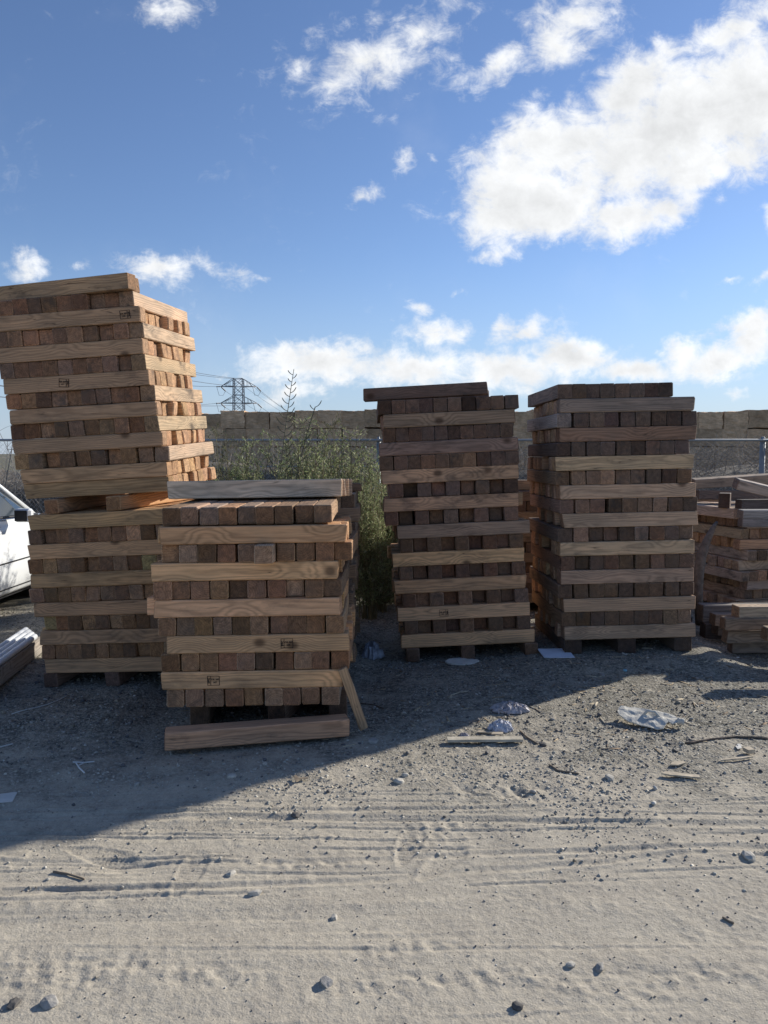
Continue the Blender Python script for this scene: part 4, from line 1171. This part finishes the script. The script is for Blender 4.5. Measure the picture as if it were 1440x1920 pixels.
# dry brush
def brush_mesh(n, boxes, seed, rad=(.002, .006), ln=(.25, .8)):
    r = np.random.default_rng(seed); V = []; Fc = []; nv = 0
    segs = 4
    for (x0, x1, y0, y1, hfun, cnt_) in boxes:
        x = r.uniform(x0, x1, cnt_); y = r.uniform(y0, y1, cnt_); z = hfun(x, y) * (r.random(cnt_) ** .6)
        d = r.normal(size=(cnt_, 3)); d[:, 2] = np.abs(d[:, 2]) * .7; d /= np.linalg.norm(d, axis=1)[:, None]
        L = r.uniform(*ln, cnt_); rr = r.uniform(*rad, cnt_)
        p = np.stack([x, y, z], 1); b = r.normal(size=(cnt_, 3)) * .55
        u = np.cross(d, r.normal(size=(cnt_, 3))); u /= np.linalg.norm(u, axis=1)[:, None]; w = np.cross(d, u)
        rings = []
        for k in range(segs + 1):
            rk = rr * (1 - .8 * k / segs)
            for a in range(3):
                an = a * 2.094; rings.append(p + (u * math.cos(an) + w * math.sin(an)) * rk[:, None])
            p = p + d * (L / segs)[:, None]; d = d + b / segs; d /= np.linalg.norm(d, axis=1)[:, None]
        A = np.stack(rings, 1)
        m = A.shape[1]; f = []
        for k in range(segs):
            for a in range(3):
                f.append((k * 3 + a, k * 3 + (a + 1) % 3, k * 3 + 3 + (a + 1) % 3, k * 3 + 3 + a))
        f = np.array(f)
        Fc.append((f[None] + (np.arange(cnt_) * m)[:, None, None] + nv).reshape(-1, 4)); V.append(A.reshape(-1, 3)); nv += A.shape[0] * m
    return np.concatenate(V), np.concatenate(Fc)
def brush_h(x, y): return (1.6 + .5 * fbm(x * .8, y * .8, 200, 2)) * sstep(9.7, 11.2, y) * sstep(15, 13, y)
M_brush = simple('dry_brush', (.27, .225, .185), .95, var=.35, scale=1.5)
V, Fq = brush_mesh(0, [(1.0, 13, 9.8, 13.5, brush_h, 15000), (-9, 1.0, 9.9, 12.5, lambda x, y: brush_h(x, y) * .8, 7000)], 3, ln=(.2, .6))
o = mesh_obj('dry_brush', V, Fq, M_brush); tag(o, 'tangle of dry grey-brown brush heaped behind the fence', 'dry brush', kind='stuff')
xs_, ys_ = np.meshgrid(np.linspace(-16, 20, 120), np.linspace(9.9, 17, 40))
zs_ = np.where(True, (brush_h(xs_, np.clip(ys_, 0, 12.5)) * .82) * sstep(17, 13, ys_) + .12 * fbm(xs_ * 3, ys_ * 3, 210, 3) - .05, 0)
id_ = np.arange(xs_.size).reshape(xs_.shape); q_ = np.stack([id_[:-1, :-1], id_[:-1, 1:], id_[1:, 1:], id_[1:, :-1]], -1).reshape(-1, 4)
o = mesh_obj('bank', np.stack([xs_.ravel(), ys_.ravel(), zs_.ravel()], 1), q_, simple('bank_soil', (.13, .11, .085), .95, var=.5, scale=4, bump=1.0, bscale=12), smooth=True); tag(o, kind='structure')

# bare bush at the far left, behind the car
def bare_bush(x, y, h_, w_, n, seed, lab, mat):
    root = empty('bare_bush', (x, y, 0)); r = np.random.default_rng(seed); mb = MB()
    for i in range(n):
        az = r.uniform(0, 6.28); el = r.uniform(.35, 1.4); L = h_ * r.uniform(.5, 1.05)
        d = Vector((math.cos(az) * math.cos(el) * w_, math.sin(az) * math.cos(el) * w_, math.sin(el))).normalized()
        pts = curve3(Vector((r.normal(0, .15), r.normal(0, .15), 0)), d, L, Vector(r.normal(0, .7, 3)), 7)
        mb.tube(pts, [.011 * (1 - k / 8) + .002 for k in range(8)], 4, cap=False)
        for j in range(9):
            k = r.integers(1, 7); q = curve3(pts[k], Vector(r.normal(0, 1, 3)) + d * .5, L * .3 * r.uniform(.4, 1), Vector(r.normal(0, 1.3, 3)), 5)
            mb.tube(q, [.004, .004, .003, .003, .002, .002], 3, cap=False)
    mb.build('branches', mat, root); tag(root, lab, 'bush', 'bare bushes behind the fence at far left')
M_bb = simple('bare_twigs', (.21, .19, .17), .9, var=.3)
bare_bush(-5.6, 10.3, 1.95, 1.0, 70, 5, 'bare grey twiggy bush behind the white car mirror', M_bb)
bare_bush(-4.7, 10.5, 1.7, 1.0, 60, 6, 'bare grey twiggy bush mostly behind the leaning stack', M_bb)
bare_bush(-6.6, 10.0, 2.2, 1.0, 60, 8, 'bare grey bush past the left edge, above the car', M_bb)

# ------------------------------------------------------------------ car
def car():
    root = empty('parked_car', (-4.47, 6.95, 0.0))
    # local: y forward, x right
    st = [(-2.25, .60, .45, .70), (-2.2, .78, .36, .92), (-2.0, .85, .25, .99), (-1.5, .88, .21, 1.0), (-.9, .885, .2, .965), (.0, .89, .2, .945), (.6, .89, .2, .93), (1.0, .885, .2, .9), (1.5, .87, .21, .84), (1.95, .83, .23, .76), (2.15, .74, .28, .66), (2.25, .55, .4, .55)]
    V = []; Fc = []; n = 0
    for (y, hw, zb, zt) in st:
        prof = [(0, zb), (hw * .955, zb), (hw * .985, zb + .03), (hw, .34 if zb < .3 else zb + .08), (hw * 1.004, min(.5, zt - .03)), (hw * .992, min(.525, zt - .02)), (hw * .985, .62 * zt + .2), (hw * .955, zt - .03), (hw * .9, zt), (hw * .5, zt + .03), (0, zt + .035)]
        full = [(-a, b) for a, b in prof[::-1][:-1]] + prof
        full = [(a, b) for a, b in prof] + [(-a, b) for a, b in prof[::-1][1:-1]]
        m = len(full)
        V += [(a, y, b) for a, b in full]
    for i in range(len(st) - 1):
        for j in range(m):
            a = i * m + j; b = i * m + (j + 1) % m
            Fc.append((a, b, b + m, a + m))
    Fc.append(tuple(range(m))); Fc.append(tuple((len(st) - 1) * m + k for k in range(m - 1, -1, -1)))
    mesh_obj('body', V, [f[::-1] for f in Fc], M_carpaint, root, smooth=True)
    # cabin: glasshouse ring from belt to roof
    belt = [(-1.75, .70, .98), (-1.45, .80, .985), (-.4, .82, .96), (.45, .82, .94), (.85, .76, .925)]
    roof = [(-1.15, .55, 1.36), (-.95, .60, 1.40), (-.35, .62, 1.43), (-.05, .61, 1.42), (.10, .58, 1.395)]
    V = []; Fc = []
    for (yb, xb, zb), (yr, xr, zr) in zip(belt, roof):
        V += [(xb, yb, zb), (xr, yr, zr), (-xr, yr, zr), (-xb, yb, zb)]
    for i in range(4):
        for j in range(3):
            a = i * 4 + j; Fc.append((a, a + 4, a + 5, a + 1))
    Fc += [(0, 1, 2, 3), (19, 18, 17, 16)]
    mesh_obj('window', V, Fc, M_glass, root)
    mb = MB()
    rv = []
    for (y, x, z) in roof: rv += [(x + .02, y, z - .01), (x - .1, y, z + .035), (-x + .1, y, z + .035), (-x - .02, y, z - .01)]
    rf = []
    for i in range(4):
        for j in range(3):
            a = i * 4 + j; rf.append((a, a + 1, a + 5, a + 4))
    rf = [f[::-1] for f in rf]
    ro = mesh_obj('roof', rv, rf, M_carpaint, root); sd = ro.modifiers.new('s', 'SOLIDIFY'); sd.thickness = .03
    for sx in (1, -1):
        for i, nm in ((4, 'pillar'), (2, 'pillar'), (0, 'pillar')):
            b_, r_ = belt[i], roof[i]
            mb = MB(); mb.tube([(sx * (b_[1] + .015), b_[0], b_[2] - .03), (sx * (r_[1] + .015), r_[0], r_[2] + .005)], .028 if i != 2 else .022, 8)
            mb.build(nm, M_carpaint if i != 2 else M_black, root, True)
        # belt trim
        mb = MB(); mb.tube([(sx * (b[1] + .04), b[0], b[2] - .01) for b in belt], .012, 6); mb.build('window_trim', M_black, root)
        # mirror
        mb = MB(); mb.box(-.075, .085, -.05, .04, -.06, .07, Matrix.Translation((sx * 1.0, .15, .95)), c=.02); mr = mb.build('mirror', M_carpaint, root)
        mb = MB(); mb.box(-.062, .055, -.056, -.05, -.048, .056, Matrix.Translation((sx * 1.0, .15, .95))); mb.build('mirror_glass', M_black, mr)
        # doors: seams + crease strip + handle
        for (ya, yb_) in ((-.35, .78), (-1.3, -.37)):
            mb = MB(); xx = sx * .892
            mb.box(xx - .004, xx + .004, ya, ya + .008, .27, .93); mb.box(xx - .004, xx + .004, yb_ - .008, yb_, .27, .93); mb.box(xx - .006, xx + .004, ya + .008, yb_ - .008, .262, .27)
            mb.box(xx - .004, xx + .005, ya + .01, yb_ - .01, .505, .517)
            dr = mb.build('door', M_black, root)
            mb = MB(); mb.box(xx - .01, xx + .02 * sx + .006, ya + .08, ya + .24, .8, .825, c=.006); mb.build('handle', M_carpaint, dr)
        for wy in (-1.38, 1.42):
            M = Matrix.Translation((sx * .80, wy, .31)) @ Matrix.Rotation(sx * math.pi / 2, 4, 'Y')
            mb = MB(); mb.lathe([(.36, .0), (.36, .086)], M, 28); mb.build('wheel_arch', M_black, root, False)
            w = empty('wheel', (0, 0, 0)); w.parent = root
            mb = MB(); mb.lathe([(.19, -.09), (.29, -.1), (.31, -.07), (.31, .08), (.29, .105), (.2, .1)], M, 28); mb.build('tyre', M_rubber, w, True)
            mb = MB(); mb.lathe([(.2, .06), (.2, .1), (.17, .105), (.15, .08), (.05, .09), (.03, .11)], M, 20); mb.build('rim', M_chrome, w, True)
        mb = MB(); mb.box(sx * .62 - .14, sx * .62 + .14, 2.1, 2.2, .6, .72, c=.02); mb.build('headlight', M_lampclear, root)
        mb = MB(); mb.box(sx * .68 - .1, sx * .68 + .1, -2.27, -2.15, .68, .85, c=.02); mb.build('tail_light', M_lampred, root)
    mb = MB(); mb.box(-.7, .7, 2.15, 2.27, .28, .45, c=.03); mb.build('bumper', M_carpaint, root)
    mb = MB(); mb.box(-.8, .8, -1.9, 1.9, .16, .22); mb.build('underbody', M_black, root)
    tag(root, 'white sedan parked at the left edge, seen by its front door and mirror', 'car')
car()

# ------------------------------------------------------------------ pylon and lines
PD = 205.0
def pylon():
    sc = PD / F
    X0 = (450 - 720) * sc
    def zz(y): return H + (850 - y) * sc * 1.0
    root = empty('power_pylon', (X0, PD, 0))
    topz, a1, a2 = zz(712), zz(726.5), zz(757)
    mb = MB()
    wt = 8.3 * sc
    def half(z):
        return wt + (topz - z) * .018 + max(0, a2 - 5 - z) * .12
    lev = [0, 4, 7.5, 10.5, 13, a2, a2 + 2.2, a1, topz]
    lev = sorted(set(lev))
    cor = [(-1, -1), (1, -1), (1, 1), (-1, 1)]
    for i in range(len(lev) - 1):
        z0, z1 = lev[i], lev[i + 1]; h0, h1 = half(z0), half(z1)
        for k in range(4):
            c0, c1 = cor[k], cor[(k + 1) % 4]
            mb.tube([(c0[0] * h0, c0[1] * h0, z0), (c0[0] * h1, c0[1] * h1, z1)], .12, 4)
            mb.tube([(c0[0] * h0, c0[1] * h0, z0), (c1[0] * h1, c1[1] * h1, z1)], .055, 4)
            mb.tube([(c1[0] * h0, c1[1] * h0, z0), (c0[0] * h1, c0[1] * h1, z1)], .055, 4)
            mb.tube([(c0[0] * h1, c0[1] * h1, z1), (c1[0] * h1, c1[1] * h1, z1)], .07, 4)
    mb.build('lattice_tower', M_pylon, root)
    tips = []
    for (az, hb, L) in ((a1, topz, 33 * sc), (a2, a2 + (a1 - a2) * .42, 34 * sc)):
        mb = MB()
        for s in (-1, 1):
            tip = Vector((s * L, 0, az)); tips.append(tip)
            h0, h1 = half(az), half(hb)
            for yy in (-1, 1):
                mb.tube([(s * h0, yy * h0, az), tip], .1, 4); mb.tube([(s * h1, yy * h1, hb), tip], .08, 4)
                for t in (.33, .66):
                    a_ = Vector((s * h0, yy * h0, az)).lerp(tip, t); b_ = Vector((s * h1, yy * h1, hb)).lerp(tip, t - .2 if t > .5 else t)
                    mb.tube([a_, b_], .05, 4)
        mb.build('crossarm', M_pylon, root)
    for t in tips:
        s = 1 if t.x > 0 else -1
        for d in (Vector((.9, 1.2, -1.0)), Vector((-.6, -1.6, -.15))):
            mb = MB(); d = d.normalized(); mb.tube([t + d * .3, t + d * 2.0], [.16, .16], 6); mb.build('insulator', M_ins, root)
        mb = MB(); mb.tube([t + Vector((-.6, -1.6, -.15)).normalized() * 2, t + Vector((-.4, -.4, -2.4)), t + Vector((.5, .4, -2.4)), t + Vector((.9, 1.2, -1)).normalized() * 2], .05, 4, cap=False); mb.build('jumper_wire', M_wire, root)
    tag(root, 'grey steel lattice power pylon rising beyond the bale wall', 'power pylon')
    O_ = Vector((X0, PD, 0))
    k = 0
    names = ['upper left crossarm', 'upper right crossarm', 'lower left crossarm', 'lower right crossarm', 'left tower peak', 'right tower peak']
    ends = [O_ + t for t in tips] + [O_ + Vector((-wt, 0, topz)), O_ + Vector((wt, 0, topz))]
    for i, e in enumerate(ends):
        off = (Vector((-.6, -1.6, -.15)).normalized() * 2) if i < 4 else Vector()
        p0_ = e + off; p1_ = Vector((p0_.x + 3.5, -160, p0_.z + 1)); pts = []
        for t in np.linspace(0, 1, 40):
            w = p0_.lerp(p1_, t); w.z -= 4 * 6.5 * t * (1 - t) * 1.3; pts.append(w)
        mb = MB(); mb.tube(pts, .045, 4)
        o = mb.build('power_line', M_wire); tag(o, f'thin power line running left from the {names[i]} of the pylon', 'power line', 'power lines of the pylon')
        off = (Vector((.9, 1.2, -1)).normalized() * 2) if i < 4 else Vector()
        p0_ = e + off; p1_ = Vector((p0_.x + 22, 560, p0_.z)); pts = []
        for t in np.linspace(0, 1, 30):
            w = p0_.lerp(p1_, t); w.z -= 4 * 9 * t * (1 - t); pts.append(w)
        mb = MB(); mb.tube(pts, .045, 4)
        o = mb.build('power_line', M_wire); tag(o, f'thin power line running right from the {names[i]} of the pylon', 'power line', 'power lines of the pylon')
pylon()

# ------------------------------------------------------------------ light and sky
EL, AZ = R(24), math.atan2(.8, .6)
S_ = Vector((math.sin(AZ) * math.cos(EL), math.cos(AZ) * math.cos(EL), math.sin(EL)))
sd = bpy.data.lights.new('sun', 'SUN'); so = bpy.data.objects.new('sun', sd); COL.objects.link(so)
sd.energy = 4.3; sd.angle = R(.9); sd.color = (1, .95, .86)
so.rotation_euler = S_.to_track_quat('Z', 'Y').to_euler()

w = bpy.data.worlds.new('World'); SC.world = w; w.use_nodes = True
T = NT(w.node_tree); bg = w.node_tree.nodes['Background']
sky = T.new('ShaderNodeTexSky', sky_type='NISHITA'); sky.sun_disc = False
sky.sun_elevation = EL; sky.sun_rotation = AZ; sky.air_density = 1.0; sky.dust_density = .1; sky.ozone_density = 3.0; sky.altitude = 100
SKYS = .1
gen = T.new('ShaderNodeTexCoord').outputs['Generated']
dx, dy, dz_ = T.sep(gen)
yy = T.math('MAXIMUM', dy, .08)
u = T.math('DIVIDE', dx, yy); v = T.math('DIVIDE', dz_, yy)
def uv(px, py):
    p = at(px, py, 1.0); return p.x, p.z - H
uvn = T.comb(u, v, 0.0)
# (px, py, half width px, half height px, rotation deg, weight)
BL = [(1230, 250, 330, 90, 24, 1.15), (1100, 265, 240, 88, 16, 1.1), (1385, 195, 200, 120, 30, 1.15), (1340, 300, 170, 60, 15, .95), (1180, 165, 110, 60, 25, .95), (1010, 385, 150, 70, 6, 1.25), (1180, 395, 150, 55, 10, 1.0), (1370, 60, 90, 48, 30, .85), (1420, 20, 60, 50, 0, .8),
      (690, 120, 190, 85, 8, .66), (570, 110, 60, 60, 0, .6), (620, 160, 70, 45, -30, .6), (800, 60, 90, 60, 30, .62), (940, 110, 85, 36, 38, .72), (1040, 50, 120, 60, 20, .72), (1110, 20, 90, 45, 0, .65), (690, 25, 60, 35, 0, .5), (335, 10, 75, 34, 0, .68),
      (760, 298, 34, 30, -20, .52), (806, 292, 18, 20, 0, .5), (682, 366, 40, 22, 14, .66), (922, 470, 40, 18, 12, .6),
      (285, 508, 80, 30, -8, .75), (405, 522, 75, 30, -22, .62), (50, 505, 45, 24, 0, .55), (150, 503, 50, 16, 0, .5), (488, 540, 30, 14, 0, .42),
      (600, 678, 140, 40, 0, 1.02), (770, 688, 150, 36, 3, .92), (828, 624, 66, 32, 0, .9), (795, 585, 34, 22, 0, .7), (560, 736, 70, 22, 0, .7), (415, 692, 34, 14, 0, .5), (680, 640, 60, 22, 0, .6),
      (950, 690, 125, 42, 0, 1.0), (1070, 680, 105, 36, 0, .98), (940, 628, 60, 30, 15, .72), (990, 628, 50, 24, 10, .65), (840, 728, 100, 20, 0, .75), (1180, 697, 75, 26, 0, .95), (1330, 665, 105, 40, 12, 1.0), (1420, 632, 75, 48, 20, .98), (1240, 660, 30, 14, 0, .5),
      (1432, 530, 40, 24, 20, .7), (1370, 535, 26, 12, 10, .45), (1440, 410, 20, 30, 0, .6), (770, 566, 26, 13, 0, .45), (866, 556, 26, 12, 0, .42), (1385, 730, 30, 12, 0, .5)]
warpA = T.noise(uvn, 5.5, 4, .6, out='Color')
warpB = T.noise(uvn, 22, 4, .65, out='Color')
uvw = T.vmath('ADD', uvn, T.vmath('SCALE', T.vmath('SUBTRACT', warpA, (.5, .5, .5)), scale=.07))
uvw = T.vmath('ADD', uvw, T.vmath('SCALE', T.vmath('SUBTRACT', warpB, (.5, .5, .5)), scale=.04))
uvw = T.vmath('MULTIPLY', uvw, (1, 1, 0))
acc = None
for (px, py, a_, b_, ro, wt) in BL:
    cu, cv = uv(px, py)
    mp = T.new('ShaderNodeMapping', vector_type='TEXTURE')
    T.put(mp.inputs['Vector'], uvw)
    mp.inputs['Location'].default_value = (cu, cv, 0); mp.inputs['Rotation'].default_value = (0, 0, R(ro)); mp.inputs['Scale'].default_value = (a_ / F * 1.25, b_ / F * 1.25, 1)
    ln = T.vmath('LENGTH', mp.outputs[0], out=1)
    m_ = T.mapr(ln, 0, 1.25, wt, 0, smooth=False)
    acc = m_ if acc is None else T.math('SMOOTH_MAX', acc, m_, .12)
f1 = T.noise(uvn, 9, 8, .62, dist=.15)
sun_uv = (.022, .013, 0)
f1s = T.noise(T.vmath('ADD', uvn, sun_uv), 9, 8, .62, dist=.15)
wis = T.noise(T.vmath('MULTIPLY', uvn, (1, 1.5, 1)), 24, 9, .68, dist=.5)
fld = T.math('ADD', acc, T.math('MULTIPLY', T.math('SUBTRACT', f1, .5), 1.25))
fld = T.math('ADD', fld, T.math('MULTIPLY', T.math('SUBTRACT', wis, .5), .95))
dens = T.mapr(fld, .21, .78, 0, 1, smooth=True)
dens = T.math('MULTIPLY', dens, T.mapr(acc, .02, .18, 0, 1, smooth=True))
# faint veil
veil = T.math('MULTIPLY', T.mapr(T.noise(uvn, 3.5, 6, .6), .5, .8, 0, .22, smooth=True), T.mapr(v, .9, .2, .7, .4))
dens = T.math('MAXIMUM', dens, veil)
dens = T.math('MULTIPLY', dens, T.mapr(dy, .05, .15, 0, 1))
lit = T.math('ADD', .72, T.math('MULTIPLY', T.math('SUBTRACT', f1, f1s), 1.5), clamp=True)
thick = T.mapr(fld, .55, 1.25, 1.0, .8)
cb = T.math('MULTIPLY', T.mapr(lit, .2, .95, .66, 1.0), thick)
cb = T.math('MULTIPLY', cb, 7.9)
ccol = T.vmath('SCALE', (.97, .985, 1.0), scale=cb)
hsv = T.new('ShaderNodeHueSaturation'); hsv.inputs['Saturation'].default_value = 1.0; hsv.inputs['Value'].default_value = 1.0
T.put(hsv.inputs['Color'], sky.outputs[0])
skc = T.vmath('MULTIPLY', hsv.outputs[0], (.83, .84, .95))
low = T.mapr(dz_, -.03, .27, 1, 0, smooth=True)
skc = T.mix(T.math('MULTIPLY', low, .75), skc, (2.9, 3.75, 5.0))
fin = T.mix(dens, skc, ccol)
T.put(bg.inputs['Color'], fin)
bg.inputs['Strength'].default_value = SKYS

SC.view_settings.view_transform = 'Standard'; SC.view_settings.look = 'None'
SC.view_settings.exposure = 0.52; SC.view_settings.gamma = 1.0
SC.cycles.max_bounces = 4; SC.cycles.diffuse_bounces = 3; SC.cycles.glossy_bounces = 2; SC.cycles.transmission_bounces = 2
w.cycles.sampling_method = 'MANUAL'; w.cycles.sample_map_resolution = 512
